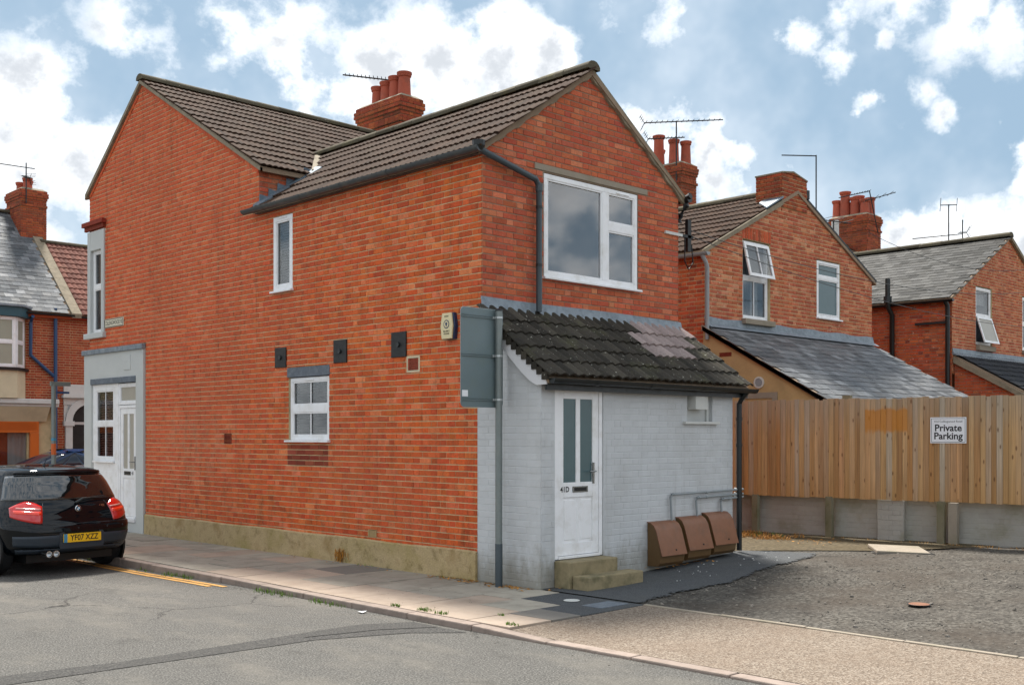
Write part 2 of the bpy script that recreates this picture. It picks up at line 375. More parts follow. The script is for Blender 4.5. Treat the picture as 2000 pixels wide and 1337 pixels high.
def groundmat(name, cols, scale, big, bigc, rough=.92, bmp=.8, vor=None, spec=.25):
    m, t, p = mat0(name)
    pos = wpos(t)
    n = t.noise(pos, scale, 3, .7)
    c = t.ramp(n, [(a, lin(b)) for a, b in cols])
    if vor:
        vc = t.new('ShaderNodeTexVoronoi'); t.set(vc.inputs['Vector'], pos); vc.inputs['Scale'].default_value = vor[0]
        g = t.new('ShaderNodeRGBToBW'); t.l.new(vc.outputs['Color'], g.inputs[0])
        vr = t.ramp(g.outputs[0], [(a, lin(b)) for a, b in vor[1]])
        c = t.mix(t.rng(t.noise(pos, .9, 4, .6), .38, .6, vor[2] * .25, min(vor[2] * 1.4, 1)) if name == 'yard' else vor[2], c, vr)
        if name == 'yard': c = t.mix(t.rng(t.noise(pos, 2.3, 6, .7), .5, .68, 0, .75), c, lin('#4e4842'))
    bn = t.noise(pos, big, 6, .6)
    c = t.mix(t.rng(bn, .42, .7, 0, .55), c, lin(bigc))
    if name == 'asphalt':
        c = t.mix(t.rng(t.noise(t.scalevec(pos, (1, .45, 1)), 1.1, 7, .7), .46, .66, 0, .55), c, lin('#a29c92'))
        c = t.mix(t.rng(t.noise(t.scalevec(pos, (1, .6, 1)), 2.6, 8, .75), .54, .72, 0, .5), c, lin('#5c5a56'))
        vd = t.voro(t.vmath('ADD', pos, t.vmath('MULTIPLY', t.noise(pos, 2.5, 5, .7, 'Color'), (.5, .5, 0))), .55, 'Distance', 'DISTANCE_TO_EDGE')
        c = t.mix(t.math('MULTIPLY', t.rng(vd, .002, .009, .8, 0), t.rng(t.noise(pos, .35, 3), .5, .56, 0, 1)), c, lin('#2e2d2b'))
    G_ = GAIN.get(name, 1.); c = t.hsv(c, t.rng(t.noise(pos, 14, 5, .7), .25, .75, .84 * G_, 1.14 * G_, False))
    t.l.new(c, p.inputs['Base Color']); p.inputs['Roughness'].default_value = rough
    p.inputs['Specular IOR Level'].default_value = spec
    h = t.noise(pos, scale * .8, 4, .7)
    if vor: h = t.math('ADD', h, t.voro(pos, vor[0]))
    bump(t, p, h, .008, bmp)
    return m
MT['asphalt'] = groundmat('asphalt', [(.3, '#424240'), (.45, '#6c6a66'), (.56, '#93918c'), (.7, '#c2beb7')], 66, .35, '#86837e')
MT['asphalt_patch'] = groundmat('asphalt_patch', [(.3, '#333435'), (.5, '#62615f'), (.7, '#94918b')], 58, .8, '#62615e')
MT['tarmac'] = groundmat('tarmac', [(.3, '#3e4042'), (.5, '#54575a'), (.68, '#717273')], 90, .9, '#5a5b5a', bmp=.6)
MT['yard'] = groundmat('yard', [(.3, '#3f3a34'), (.45, '#6a645c'), (.55, '#837c73'), (.7, '#aaa499')], 22, .7, '#6a5c4e', bmp=1.0, vor=(38, [(.2, '#4a463f'), (.5, '#7c766c'), (.8, '#a8a298')], .5))
MT['yard_dirt'] = groundmat('yard_dirt', [(.3, '#4e4434'), (.5, '#75684f'), (.7, '#938468')], 18, 1.1, '#6a5c3c', bmp=.8)
MT['apron'] = groundmat('apron', [(.3, '#84766a'), (.5, '#aa998a'), (.7, '#cbbcab')], 60, .8, '#a8927e', bmp=.9, vor=(75, [(.12, '#7c6a5a'), (.45, '#b09c88'), (.8, '#dccdba')], .7))
MT['flag_grey'] = plain('flag_grey', '#9b9487', .9, .14, 3, rand=.12, bmp=.5, bscale=120, dirt='#6c665a', dirtamt=.5, dscale=2.5)
MT['flag_pink'] = plain('flag_pink', '#a69585', .9, .10, 3, rand=.07, bmp=.5, bscale=120, dirt='#857464', dirtamt=.5, dscale=2.5)
MT['flag_dark'] = plain('flag_dark', '#746f68', .9, .10, 3, rand=.06, bmp=.5, bscale=120)
MT['kerbm'] = plain('kerbm', '#8f8076', .9, .12, 4, rand=.08, bmp=.6, bscale=70, dirt='#6e6258', dirtamt=.5, dscale=6)
MT['joint'] = plain('joint', '#3c3a2c', .95, .2, 9, bmp=.5)
# ------------------------------------------------------------ mesh helpers
OFF = {}
def link(o, parent=None):
    COL.objects.link(o)
    if parent is not None: o.parent = parent
    return o
def thing(name, label, cat, loc=(0, 0, 0), rotz=0, group=None, local=False):
    o = bpy.data.objects.new(name, None); COL.objects.link(o)
    o.location = loc; o.rotation_euler = (0, 0, rotz); o.empty_display_size = .2
    o['label'] = label; o['category'] = cat
    if group: o['group'] = group
    OFF[o.name] = Vector((0, 0, 0)) if local else Vector(loc)
    return o
def tag(o, label=None, cat=None, group=None, kind=None):
    if label: o['label'] = label
    if cat: o['category'] = cat
    if group: o['group'] = group
    if kind: o['kind'] = kind
    return o
class MB:
    def __init__(s): s.v = []; s.f = []; s.m = []
    def add(s, vs, fs, mi=0):
        b = len(s.v); s.v += [Vector(x) for x in vs]; s.f += [tuple(b + i for i in f) for f in fs]; s.m += [mi] * len(fs); return s
    def box(s, a, b, mi=0):
        x0, y0, z0 = a; x1, y1, z1 = b
        x0, x1 = sorted((x0, x1)); y0, y1 = sorted((y0, y1)); z0, z1 = sorted((z0, z1))
        return s.add([(x0, y0, z0), (x1, y0, z0), (x1, y1, z0), (x0, y1, z0), (x0, y0, z1), (x1, y0, z1), (x1, y1, z1), (x0, y1, z1)],
                     [(0, 3, 2, 1), (4, 5, 6, 7), (0, 1, 5, 4), (1, 2, 6, 5), (2, 3, 7, 6), (3, 0, 4, 7)], mi)
    def obox(s, c, ax, ay, az, mi=0):
        c = Vector(c); ax, ay, az = Vector(ax), Vector(ay), Vector(az)
        vs = [c + ax * i + ay * j + az * k for k in (-1, 1) for j in (-1, 1) for i in (-1, 1)]
        return s.add(vs, [(0, 2, 3, 1), (4, 5, 7, 6), (0, 1, 5, 4), (1, 3, 7, 5), (3, 2, 6, 7), (2, 0, 4, 6)], mi)
    def prism(s, poly, off, mi=0):
        n = len(poly); off = Vector(off); P = [Vector(p) for p in poly]
        return s.add(P + [p + off for p in P], [tuple(range(n)), tuple(range(2 * n - 1, n - 1, -1))] + [(i, i + n, (i + 1) % n + n, (i + 1) % n) for i in range(n)], mi)
    def tube(s, pts, r, n=8, cap=True, mi=0, rs=None):
        pts = [Vector(p) for p in pts]; rings = []
        for i, p in enumerate(pts):
            d = (pts[min(i + 1, len(pts) - 1)] - pts[max(i - 1, 0)]).normalized()
            a = d.cross(Z) if abs(d.z) < .95 else d.cross(Vector((1, 0, 0)))
            a.normalize(); b = d.cross(a)
            rr = rs[i] if rs else r
            if 0 < i < len(pts) - 1:
                d1 = (pts[i] - pts[i - 1]).normalized(); d2 = (pts[i + 1] - pts[i]).normalized()
                k = 1 / max(math.sqrt((1 + d1.dot(d2)) / 2), .5)
            else: k = 1
            rings.append([p + (a * math.cos(2 * math.pi * j / n) + b * math.sin(2 * math.pi * j / n)) * rr for j in range(n)])
        b0 = len(s.v); s.v += [q for r_ in rings for q in r_]
        for i in range(len(rings) - 1):
            for j in range(n):
                s.f.append((b0 + i * n + j, b0 + i * n + (j + 1) % n, b0 + (i + 1) * n + (j + 1) % n, b0 + (i + 1) * n + j)); s.m.append(mi)
        if cap:
            s.f.append(tuple(b0 + j for j in range(n - 1, -1, -1))); s.m.append(mi)
            s.f.append(tuple(b0 + (len(rings) - 1) * n + j for j in range(n))); s.m.append(mi)
        return s
    def lathe(s, c, prof, n=16, mi=0, axis=None):
        c = Vector(c); ax = Vector(axis).normalized() if axis else Z
        a = ax.cross(Vector((1, 0, 0))) if abs(ax.x) < .9 else ax.cross(Vector((0, 1, 0)))
        a.normalize(); b = ax.cross(a); b0 = len(s.v)
        for r, h in prof:
            for j in range(n): s.v.append(c + ax * h + (a * math.cos(2 * math.pi * j / n) + b * math.sin(2 * math.pi * j / n)) * r)
        for i in range(len(prof) - 1):
            for j in range(n):
                s.f.append((b0 + i * n + j, b0 + i * n + (j + 1) % n, b0 + (i + 1) * n + (j + 1) % n, b0 + (i + 1) * n + j)); s.m.append(mi)
        s.f.append(tuple(b0 + j for j in range(n - 1, -1, -1))); s.m.append(mi)
        s.f.append(tuple(b0 + (len(prof) - 1) * n + j for j in range(n))); s.m.append(mi)
        return s
    def build(s, name, mats, parent=None, smooth=False, bevel=0, origin=None, recalc=True, base=False):
        if not s.v: return None
        mn = Vector([min(v[i] for v in s.v) for i in range(3)]); mx = Vector([max(v[i] for v in s.v) for i in range(3)])
        c = (mn + mx) / 2 if origin is None else Vector(origin)
        if base and origin is None: c.z = mn.z
        me = bpy.data.meshes.new(name); me.from_pydata([v - c for v in s.v], [], s.f)
        ml = mats if isinstance(mats, (list, tuple)) else [mats]
        for m in ml: me.materials.append(MT[m] if isinstance(m, str) else m)
        if len(ml) > 1: me.polygons.foreach_set('material_index', s.m)
        if recalc:
            bm = bmesh.new(); bm.from_mesh(me); bmesh.ops.recalc_face_normals(bm, faces=bm.faces); bm.to_mesh(me); bm.free()
        if smooth:
            me.polygons.foreach_set('use_smooth', [True] * len(me.polygons))
            if smooth != 'all':
                try: me.set_sharp_from_angle(angle=rad(38))
                except Exception: pass
        me.update()
        o = bpy.data.objects.new(name, me); link(o, parent)
        o.location = c - (OFF[parent.name] if parent is not None else Vector((0, 0, 0)))
        OFF[o.name] = c
        if bevel:
            b = o.modifiers.new('bevel', 'BEVEL'); b.width = bevel; b.segments = 2; b.limit_method = 'ANGLE'
        return o

class Frame:
    """A wall plane: uc runs along the wall, z up, d out of the wall."""
    def __init__(s, o, u, n): s.o = Vector(o); s.u = Vector(u).normalized(); s.n = Vector(n).normalized()
    def p(s, uc, z, d=0.): return s.o + s.u * uc + Z * z + s.n * d
    def box(s, mb, u0, u1, z0, z1, d0, d1, mi=0):
        c = s.p((u0 + u1) / 2, (z0 + z1) / 2, (d0 + d1) / 2)
        return mb.obox(c, s.u * abs(u1 - u0) / 2, s.n * abs(d1 - d0) / 2, Z * abs(z1 - z0) / 2, mi)
    def rot(s):
        X = (-s.n).cross(Z); M = Matrix((X, -s.n, Z)).transposed(); return M
    def mat(s, uc, z, d=0.): return Matrix.Translation(s.p(uc, z, d)) @ s.rot().to_4x4()
FX = lambda x=0.: Frame((x, 0, 0), (0, 1, 0), (-1, 0, 0))      # uc = world y, faces -x
FY = lambda y=0.: Frame((0, y, 0), (1, 0, 0), (0, -1, 0))      # uc = world x, faces -y

def text(body, size, m, F, uc, z, d, parent, name='lettering', sx=1., bold=0., align='CENTER', shear=0):
    cu = bpy.data.curves.new(name, 'FONT'); cu.body = body; cu.size = size; cu.extrude = .0008; cu.offset = bold
    cu.align_x = align; cu.align_y = 'CENTER'; cu.materials.append(MT[m]); cu.resolution_u = 3; cu.shear = shear
    tmp = bpy.data.objects.new(name, cu); COL.objects.link(tmp)
    bpy.context.view_layer.update()
    me = bpy.data.meshes.new_from_object(tmp.evaluated_get(bpy.context.evaluated_depsgraph_get()))
    me.name = name; COL.objects.unlink(tmp); bpy.data.objects.remove(tmp)
    o = bpy.data.objects.new(name, me); link(o, parent)
    X = (-F.n).cross(Z)
    M = Matrix((X * sx, Z, F.n)).transposed().to_4x4()
    o.matrix_basis = Matrix.Translation(F.p(uc, z, d) - OFF[parent.name]) @ M
    return o

def rect_sub(rects, h, minw=.012):
    out = []
    a0, a1, b0, b1 = h
    for (u0, u1, v0, v1) in rects:
        if u1 <= a0 or u0 >= a1 or v1 <= b0 or v0 >= b1: out.append((u0, u1, v0, v1)); continue
        if v0 < b0: out.append((u0, u1, v0, b0))
        if v1 > b1: out.append((u0, u1, b1, v1))
        w0, w1 = max(v0, b0), min(v1, b1)
        if u0 < a0: out.append((u0, a0, w0, w1))
        if u1 > a1: out.append((a1, u1, w0, w1))
    return [r for r in out if r[1] - r[0] > minw and r[3] - r[2] > minw]
def clip_poly(pts, poly):
    """Sutherland-Hodgman; poly convex, counter-clockwise, 2-D."""
    out = pts
    for i in range(len(poly)):
        a, b = poly[i], poly[(i + 1) % len(poly)]
        ex, ey = b[0] - a[0], b[1] - a[1]
        side = lambda p: ex * (p[1] - a[1]) - ey * (p[0] - a[0])
        inp, out = out, []
        for j in range(len(inp)):
            p, q = inp[j], inp[(j + 1) % len(inp)]
            sp, sq = side(p), side(q)
            if sp >= 0: out.append(p)
            if (sp >= 0) != (sq >= 0):
                t = sp / (sp - sq); out.append((p[0] + (q[0] - p[0]) * t, p[1] + (q[1] - p[1]) * t))
        if not out: return []
    return out
def area(p): return abs(sum(p[i][0] * p[(i + 1) % len(p)][1] - p[(i + 1) % len(p)][0] * p[i][1] for i in range(len(p)))) / 2
def inside(pt, poly):
    for i in range(len(poly)):
        a, b = poly[i], poly[(i + 1) % len(poly)]
        if (b[0] - a[0]) * (pt[1] - a[1]) - (b[1] - a[1]) * (pt[0] - a[0]) < 0: return False
    return True

TEMPL = {}
class Pieces:
    """All pieces of one kind on one thing: the ~295 that show largest become objects, the rest one stuff part."""
    def __init__(s, name, stuff, cap=295): s.name = name; s.stuff = stuff; s.cap = cap; s.items = []; s.extra = {}
    def add(s, tk, M, parent, m):
        s.items.append(((M.translation - CAM).length, tk, M, parent, m))
    def geo(s, vs, fs, parent, m):
        s.extra.setdefault(m, MB()).add(vs, fs)
    def done(s, thing_, stuffparent=None):
        s.items.sort(key=lambda x: x[0])
        for d, tk, M, parent, m in s.items[:s.cap]:
            key = (tk, m)
            if key not in TMESH:
                v, f, sm = TEMPL[tk]; me = bpy.data.meshes.new(s.name); me.from_pydata(v, [], f); me.materials.append(MT[m])
                if sm: me.polygons.foreach_set('use_smooth', [True] * len(f)); me.set_sharp_from_angle(angle=rad(35))
                TMESH[key] = me
            o = bpy.data.objects.new(s.name, TMESH[key]); link(o, parent)
            o.matrix_basis = Matrix.Translation(-OFF[parent.name]) @ M
        for d, tk, M, parent, m in s.items[s.cap:]:
            v, f, sm = TEMPL[tk]
            s.extra.setdefault(m, MB()).add([M @ Vector(x) for x in v], f)
        for m, mb in s.extra.items():
            o = mb.build(s.stuff, m, stuffparent or thing_, recalc=False); o['kind'] = 'stuff'
TMESH = {}
def brick_t(L, H, D=.014, ins=.0035):
    a, b = L / 2, H / 2; i = ins
    v = [(-a, D, -b), (a, D, -b), (a, D, b), (-a, D, b), (-a + i, 0, -b + i), (a - i, 0, -b + i), (a - i, 0, b - i), (-a + i, 0, b - i)]
    m = D * .35
    v += [(-a, m, -b), (a, m, -b), (a, m, b), (-a, m, b)]
    f = [(4, 5, 6, 7)] + [(8 + k, 8 + (k + 1) % 4, 4 + (k + 1) % 4, 4 + k) for k in range(4)] + [(k, (k + 1) % 4, 8 + (k + 1) % 4, 8 + k) for k in range(4)]
    return v, f, False
TEMPL['stretcher'] = brick_t(.2185, .0635, .014); TEMPL['header'] = brick_t(.106, .0635, .014)
TEMPL['stretcher_p'] = brick_t(.2242, .0705, .005, .006); TEMPL['header_p'] = brick_t(.1117, .0705, .005, .006)
TEMPL['soldier'] = brick_t(.0655, .2145)
def profile_tile(w, L, th, fn, n=14):
    """origin: middle of the lower edge; X across, Y up the slope, Z out. front edge thickness shows."""
    v = []; 
    for j, (y, lift) in enumerate(((0, th), (L, 0.0))):
        for i in range(n + 1):
            x = -w / 2 + w * i / n; v.append((x, y, fn(i / n) + lift))
    for i in range(n + 1): v.append((-w / 2 + w * i / n, 0, fn(i / n) + th - .022))
    k = n + 1
    f = [(i, i + 1, k + i + 1, k + i) for i in range(n)] + [(2 * k + i, 2 * k + i + 1, i + 1, i) for i in range(n)]
    f += [(0, k, 2 * k), (n, 2 * k + n, k + n)]
    return v, f, True
roll = lambda t: .024 * max(0., math.sin(math.pi * ((t * 2) % 1.) )) ** 1.4 
roll3 = lambda t: .015 * max(0., math.sin(math.pi * ((t * 3) % 1.) )) ** 1.2
TEMPL['tile'] = profile_tile(.30, .37, .026, roll3, 15)
TEMPL['tile_b'] = profile_tile(.30, .33, .030, roll, 16)
def flat_tile(w, L, th=.008):
    return ([(-w / 2, 0, th), (w / 2, 0, th), (w / 2, L, 0), (-w / 2, L, 0), (-w / 2, 0, -.004), (w / 2, 0, -.004)], [(0, 1, 2, 3), (4, 5, 1, 0), (0, 3, 4), (1, 5, 2)], False)
TEMPL['slate'] = flat_tile(.247, .25, .011)

def bond(F, u0, u1, z0, z1, pieces, parent, m, polys=None, holes=(), course=.075, pre='', jit=.0022, flemish=True, zoff=None, dbase=0., proud=.0):
    """Lay courses of bricks on frame F: d is out of wall; brick front sits at d=dbase."""
    st, hd = 'stretcher' + pre, 'header' + pre
    D = .014 if not pre else .005
    gap = .0115 if not pre else .0045; gapu = .0055 if not pre else .0008; ins = .0035
    c = 0; z = z0
    Rm = F.rot()
    while z < z1 - .02:
        zc = z + course / 2
        per = .3375; u = u0 - (0 if c % 2 else per / 2) + .0
        if not flemish: u = u0 - (0 if c % 2 else .1125)
        k = 0
        while u < u1:
            if flemish:
                L = .225 if k % 2 == 0 else .1125
                if R.random() < .1 and k % 2 == 0: pass
            else: L = .225
            k += 1
            a, b = u + gapu / 2, u + L - gapu / 2
            u += L
            a2, b2 = max(a, u0 + .001), min(b, u1 - .001)
            if b2 - a2 < .02: continue
            v0, v1 = z + gap / 2, z + course - gap / 2
            rects = [(a2, b2, v0, v1)]
            for h in holes: rects = rect_sub(rects, (h[0] - .004, h[1] + .004, h[2] - .004, h[3] + .004))
            for (p0, p1, q0, q1) in rects:
                whole = abs(p0 - a) < 1e-6 and abs(p1 - b) < 1e-6 and abs(q0 - v0) < 1e-6 and abs(q1 - v1) < 1e-6
                quad = [(p0, q0), (p1, q0), (p1, q1), (p0, q1)]
                if polys:
                    if not all(inside(q, polys) for q in quad): quad = clip_poly(quad, polys); whole = False
                    if len(quad) < 3 or area(quad) < .0006: continue
                dj = dbase + R.uniform(-jit, jit) + (R.uniform(0, proud))
                if whole:
                    M = Matrix.Translation(F.p((p0 + p1) / 2, (q0 + q1) / 2, dj)) @ (Rm @ Matrix.Rotation(R.uniform(-.012, .012), 3, 'Y') @ Matrix.Rotation(R.uniform(-.01, .01), 3, 'Z')).to_4x4()
                    pieces.add(st if L > .2 else hd, M, parent, m)
                else:
                    cx = sum(q[0] for q in quad) / len(quad); cz = sum(q[1] for q in quad) / len(quad); n = len(quad)
                    front = []
                    for q in quad:
                        dx, dz = cx - q[0], cz - q[1]; l = math.hypot(dx, dz) or 1; e = min(.0045, l * .3)
                        front.append(F.p(q[0] + dx / l * e, q[1] + dz / l * e, dj))
                    back = [F.p(q[0], q[1], dj - D) for q in quad]
                    pieces.geo(front + back, [tuple(range(n))] + [(i, (i + 1) % n, n + (i + 1) % n, n + i) for i in range(n)], parent, m)
        z += course; c += 1

def wall_mesh(F, polys, holes, d=-.0065, reveal=.12, cell=None):
    """Mortar face of a wall with openings, plus the reveals of the openings."""
    mb = MB()
    for poly in polys:
        us = [p[0] for p in poly]; zs = [p[1] for p in poly]
        rects = [(min(us), max(us), min(zs), max(zs))]
        for h in holes: rects = rect_sub(rects, h, 1e-4)
        for (a, b, c_, e) in rects:
            q = clip_poly([(a, c_), (b, c_), (b, e), (a, e)], poly)
            if len(q) >= 3 and area(q) > 1e-5: mb.add([F.p(x, z, d) for x, z in q], [tuple(range(len(q)))])
    for (a, b, c_, e) in holes:
        P = [(a, c_), (b, c_), (b, e), (a, e)]
        for i in range(4):
            p, q = P[i], P[(i + 1) % 4]
            mb.add([F.p(*p, d), F.p(*q, d), F.p(*q, d - reveal), F.p(*p, d - reveal)], [(0, 1, 2, 3)])
    return mb

def roof_field(pieces, parent, m, o, u, s, poly, w, gauge, tk, stagger=False, lift=.012, jit=.004, mfun=None, margin=0.):
    """Tiles over the plane o + u*a + s*b whose (a,b) centre lies in poly (convex ccw)."""
    u = Vector(u).normalized(); s = Vector(s).normalized(); n = u.cross(s).normalized(); o = Vector(o)
    polys = poly if isinstance(poly[0], list) else [poly]
    al = [p for q in polys for p in q]
    a0 = min(p[0] for p in al); a1 = max(p[0] for p in al); b0 = min(p[1] for p in al); b1 = max(p[1] for p in al)
    Rm = Matrix((u, s, n)).transposed()
    r = 0; b = b0
    while b < b1 - .06:
        a = a0 + (w / 2 if not (stagger and r % 2) else w)
        while a < a1 - w * .2:
            if any(inside((a, b + gauge * .5), q) for q in polys):
                M = Matrix.Translation(o + u * a + s * (b + R.uniform(-jit, jit)) + n * (lift + R.uniform(0, jit * .5))) @ (Rm @ Matrix.Rotation(R.uniform(-.006, .006) * (3 if stagger else 1), 3, 'Z') @ Matrix.Rotation(R.uniform(-.008, .020), 3, 'X')).to_4x4()
                mm = mfun(a, b, r) if mfun else m
                pieces.add(tk, M, parent, mm)
            a += w
        b += gauge; r += 1
    return r
def ridge_run(parent, a, b, pieces_name='ridge_tile', m='ridge', r=.12, L=.45, up=.0):
    a, b = Vector(a), Vector(b); d = (b - a); n = max(1, round(d.length / L)); st = d / n; dn = d.normalized()
    side = dn.cross(Z).normalized(); upv = side.cross(dn)
    for i in range(n):
        mb = MB(); vs = []
        for e, (k, rr) in enumerate(((0.0, r), (1.03, r * .97))):
            for j in range(9):
                t = math.pi * (-.08 + 1.16 * j / 8)
                vs.append(a + st * (i + k) + side * math.cos(t) * rr + upv * (math.sin(t) * rr * .72 + up + R.uniform(-.003, .006)))
        mb.add(vs, [(j, j + 1, j + 10, j + 9) for j in range(8)] + [tuple(range(8, -1, -1)), tuple(range(9, 18))])
        mb.build(pieces_name, m, parent, smooth=True)

def half_gutter(parent, a, b, m, r=.057, name='gutter', box=None):
    a, b = Vector(a), Vector(b); dn = (b - a).normalized(); side = dn.cross(Z).normalized(); mb = MB(); n = 9
    L = (b - a).length; segs = max(2, int(L / .6) + 1)
    def ringv(p, rr): return [p + side * math.cos(t) * rr - Z * math.sin(t) * rr for t in [math.pi * j / n for j in range(n + 1)]]
    for rr in (r, r - .004):
        va = ringv(a, rr) + ringv(b, rr)
        mb.add(va, [(j, j + 1, j + n + 2, j + n + 1) for j in range(n)])
    for e in (a, b): mb.add(ringv(e, r), [tuple(range(n + 1))])
    k = a + dn * .7
    while (k - a).length < L - .3:
        mb.add(ringv(k, r + .006) + ringv(k + dn * .07, r + .006), [(j, j + 1, j + n + 2, j + n + 1) for j in range(n)]); k += dn * (1.0 + R.uniform(-.05, .05))
    return mb.build(name, m, parent, smooth=True)

def window(parent, F, u0, u1, z0, z1, dep=-.05, fw=.055, mull=(), trans=(), bars=(), glass='glass', frame='upvc', sill=True, sillm='upvc', room='room_dark', blind=None, curtain=None, panes=None, sill_w=.05, sill_h=.035, roomd=.6, vent=None, name='window', bt=.02):
    """A window as a part of parent; frame, panes, sill, glazing bars and blind are its sub-parts. dep: front of the frame relative to the wall face."""
    fr = MB(); th = .06
    F.box(fr, u0, u1, z0, z0 + fw, dep - th, dep); F.box(fr, u0, u1, z1 - fw, z1, dep - th, dep)
    F.box(fr, u0, u0 + fw, z0 + fw, z1 - fw, dep - th, dep); F.box(fr, u1 - fw, u1, z0 + fw, z1 - fw, dep - th, dep)
    for (a, b, c, d) in mull: F.box(fr, a, b, c, d, dep - th, dep - .001)
    for (a, b, c, d) in trans: F.box(fr, a, b, c, d, dep - th, dep - .002)
    wo = fr.build(name, frame, parent, bevel=.004)
    ps = panes or [(u0 + fw, u1 - fw, z0 + fw, z1 - fw)]
    for (a, b, c, d) in ps:
        sf = MB()      # sash rim set back a little from the frame face
        F.box(sf, a, b, c, c + .022, dep - .03, dep + .004 - .012); F.box(sf, a, b, d - .022, d, dep - .03, dep - .008)
        F.box(sf, a, a + .022, c + .022, d - .022, dep - .03, dep - .008); F.box(sf, b - .022, b, c + .022, d - .022, dep - .03, dep - .008)
        sf.build('sash', frame, wo, bevel=.003)
        g = MB(); F.box(g, a + .01, b - .01, c + .01, d - .01, dep - .034, dep - .028)
        g.build('pane', glass, wo)
    if bars:
        bm_ = MB()
        for (a, b, c, d) in bars: F.box(bm_, a, b, c, d, dep - .027, dep - .018)
        bm_.build('glazing_bar', frame, wo)
    if sill:
        sb = MB(); X = u0 - sill_w, u1 + sill_w
        sb.prism([F.p(X[0], z0 - .001, dep - .02), F.p(X[0], z0 - .001, dep + .0), F.p(X[0], z0 - .008, .055), F.p(X[0], z0 - sill_h, .055), F.p(X[0], z0 - sill_h, -.03), F.p(X[0], z0 - .02, dep - .02)], F.u * (X[1] - X[0]))
        sb.build('sill', sillm, wo, bevel=.004)
    if room:
        rm = MB(); e = .005; D0, D1 = dep - th - .002, dep - th - roomd
        a, b, c, d = u0 - .25, u1 + .25, z0 - .3, z1 + .2
        q = lambda uu, zz, dd: F.p(uu, zz, dd)
        rm.add([q(a, c, D1), q(b, c, D1), q(b, d, D1), q(a, d, D1)], [(0, 1, 2, 3)])
        for P in (((a, c), (b, c)), ((b, c), (b, d)), ((b, d), (a, d)), ((a, d), (a, c))):
            rm.add([q(*P[0], D0), q(*P[1], D0), q(*P[1], D1), q(*P[0], D1)], [(0, 1, 2, 3)])
        rm.build('room', room, wo, recalc=False)
    if blind:
        mname, bu0, bu1, bz0, bz1, pitch = blind
        bl = MB(); z = bz0
        while z < bz1:
            c = F.p((bu0 + bu1) / 2, z, dep - .115)
            tl = (F.n * .022 + Z * -.016)
            bl.obox(c, F.u * (bu1 - bu0) / 2, tl, (F.n * .0009 + Z * .0012)); z += pitch
        o = bl.build('blind', mname, wo); o['kind'] = 'stuff'
    if curtain:
        for (cu0, cu1, cz0, cz1, mname) in curtain:
            cb = MB(); n = 14; vs = []
            for zz in (cz0, cz1):
                for i in range(n + 1): vs.append(F.p(cu0 + (cu1 - cu0) * i / n, zz, dep - .14 + .02 * math.sin(i * 2.3)))
            cb.add(vs, [(i, i + 1, i + n + 2, i + n + 1) for i in range(n)]); cb.build('curtain', mname, wo, smooth='all', recalc=False)
    if vent:
        vb = MB(); a, b, c = vent; F.box(vb, a, b, c, c + .018, dep, dep + .012); vb.build('trickle_vent', frame, wo, bevel=.003)
    return wo

def chimney(parent, x0, x1, y0, y1, z0, ztop, m, pots, thing_pieces, potm='terracotta', cap='mortar_verge', vis_x=True):
    """Brick stack with oversailing courses and pots; pots: list of (x, y, height, radius)."""
    core = MB().box((x0 + .013, y0 + .013, z0), (x1 - .013, y1 - .013, ztop - .02))
    st = core.build('chimney', 'mortar_dark', parent)
    n = int((ztop - z0) / .075); zb = ztop - n * .075
    layers = [(zb, zb + (n - 7) * .075, 0.), (ztop - 7 * .075, ztop - 6 * .075, .03), (ztop - 6 * .075, ztop - 4 * .075, 0.0), (ztop - 4 * .075, ztop - 3 * .075, .025), (ztop - 3 * .075, ztop - 1 * .075, .05), (ztop - .075, ztop, .02)]
    for (a, b, o) in layers:
        if o: MB().box((x0 - o + .013, y0 - o + .013, a), (x1 + o - .013, y1 + o - .013, b - .002)).build('oversail', 'mortar_dark', st)
        bond(Frame((0, y0 - o, 0), (1, 0, 0), (0, -1, 0)), x0 - o, x1 + o, a, b, thing_pieces, st, m)
        bond(Frame((x0 - o, 0, 0), (0, 1, 0), (-1, 0, 0)), y0 - o + .015, y1 + o, a, b, thing_pieces, st, m)
    MB().prism([(x0 - .01, y0 - .01, ztop), (x1 + .01, y0 - .01, ztop), (x1 - .06, y0 + .1, ztop + .09), (x0 + .06, y0 + .1, ztop + .09)], (0, 0, 0.001)) 
    fl = MB(); a = [(x0 - .01, y0 - .01, ztop), (x1 + .01, y0 - .01, ztop), (x1 + .01, y1 + .01, ztop), (x0 - .01, y1 + .01, ztop)]
    b = [(x0 + .09, y0 + .09, ztop + .07), (x1 - .09, y0 + .09, ztop + .07), (x1 - .09, y1 - .09, ztop + .07), (x0 + .09, y1 - .09, ztop + .07)]
    fl.add(a + b, [(4, 5, 6, 7)] + [(i, (i + 1) % 4, 4 + (i + 1) % 4, 4 + i) for i in range(4)]); fl.build('flaunching', cap, st)
    for (px, py, h, r) in pots:
        MB().lathe((px, py, ztop + .03), [(r * 1.12, 0), (r * 1.05, h * .1), (r * .98, h * .5), (r * .92, h - .10), (r * 1.1, h - .085), (r * 1.12, h - .05), (r * 1.22, h - .03), (r * 1.2, h), (r * .8, h), (r * .78, h - .1)], 18).build('chimney_pot', potm, st, smooth=True)
    return st
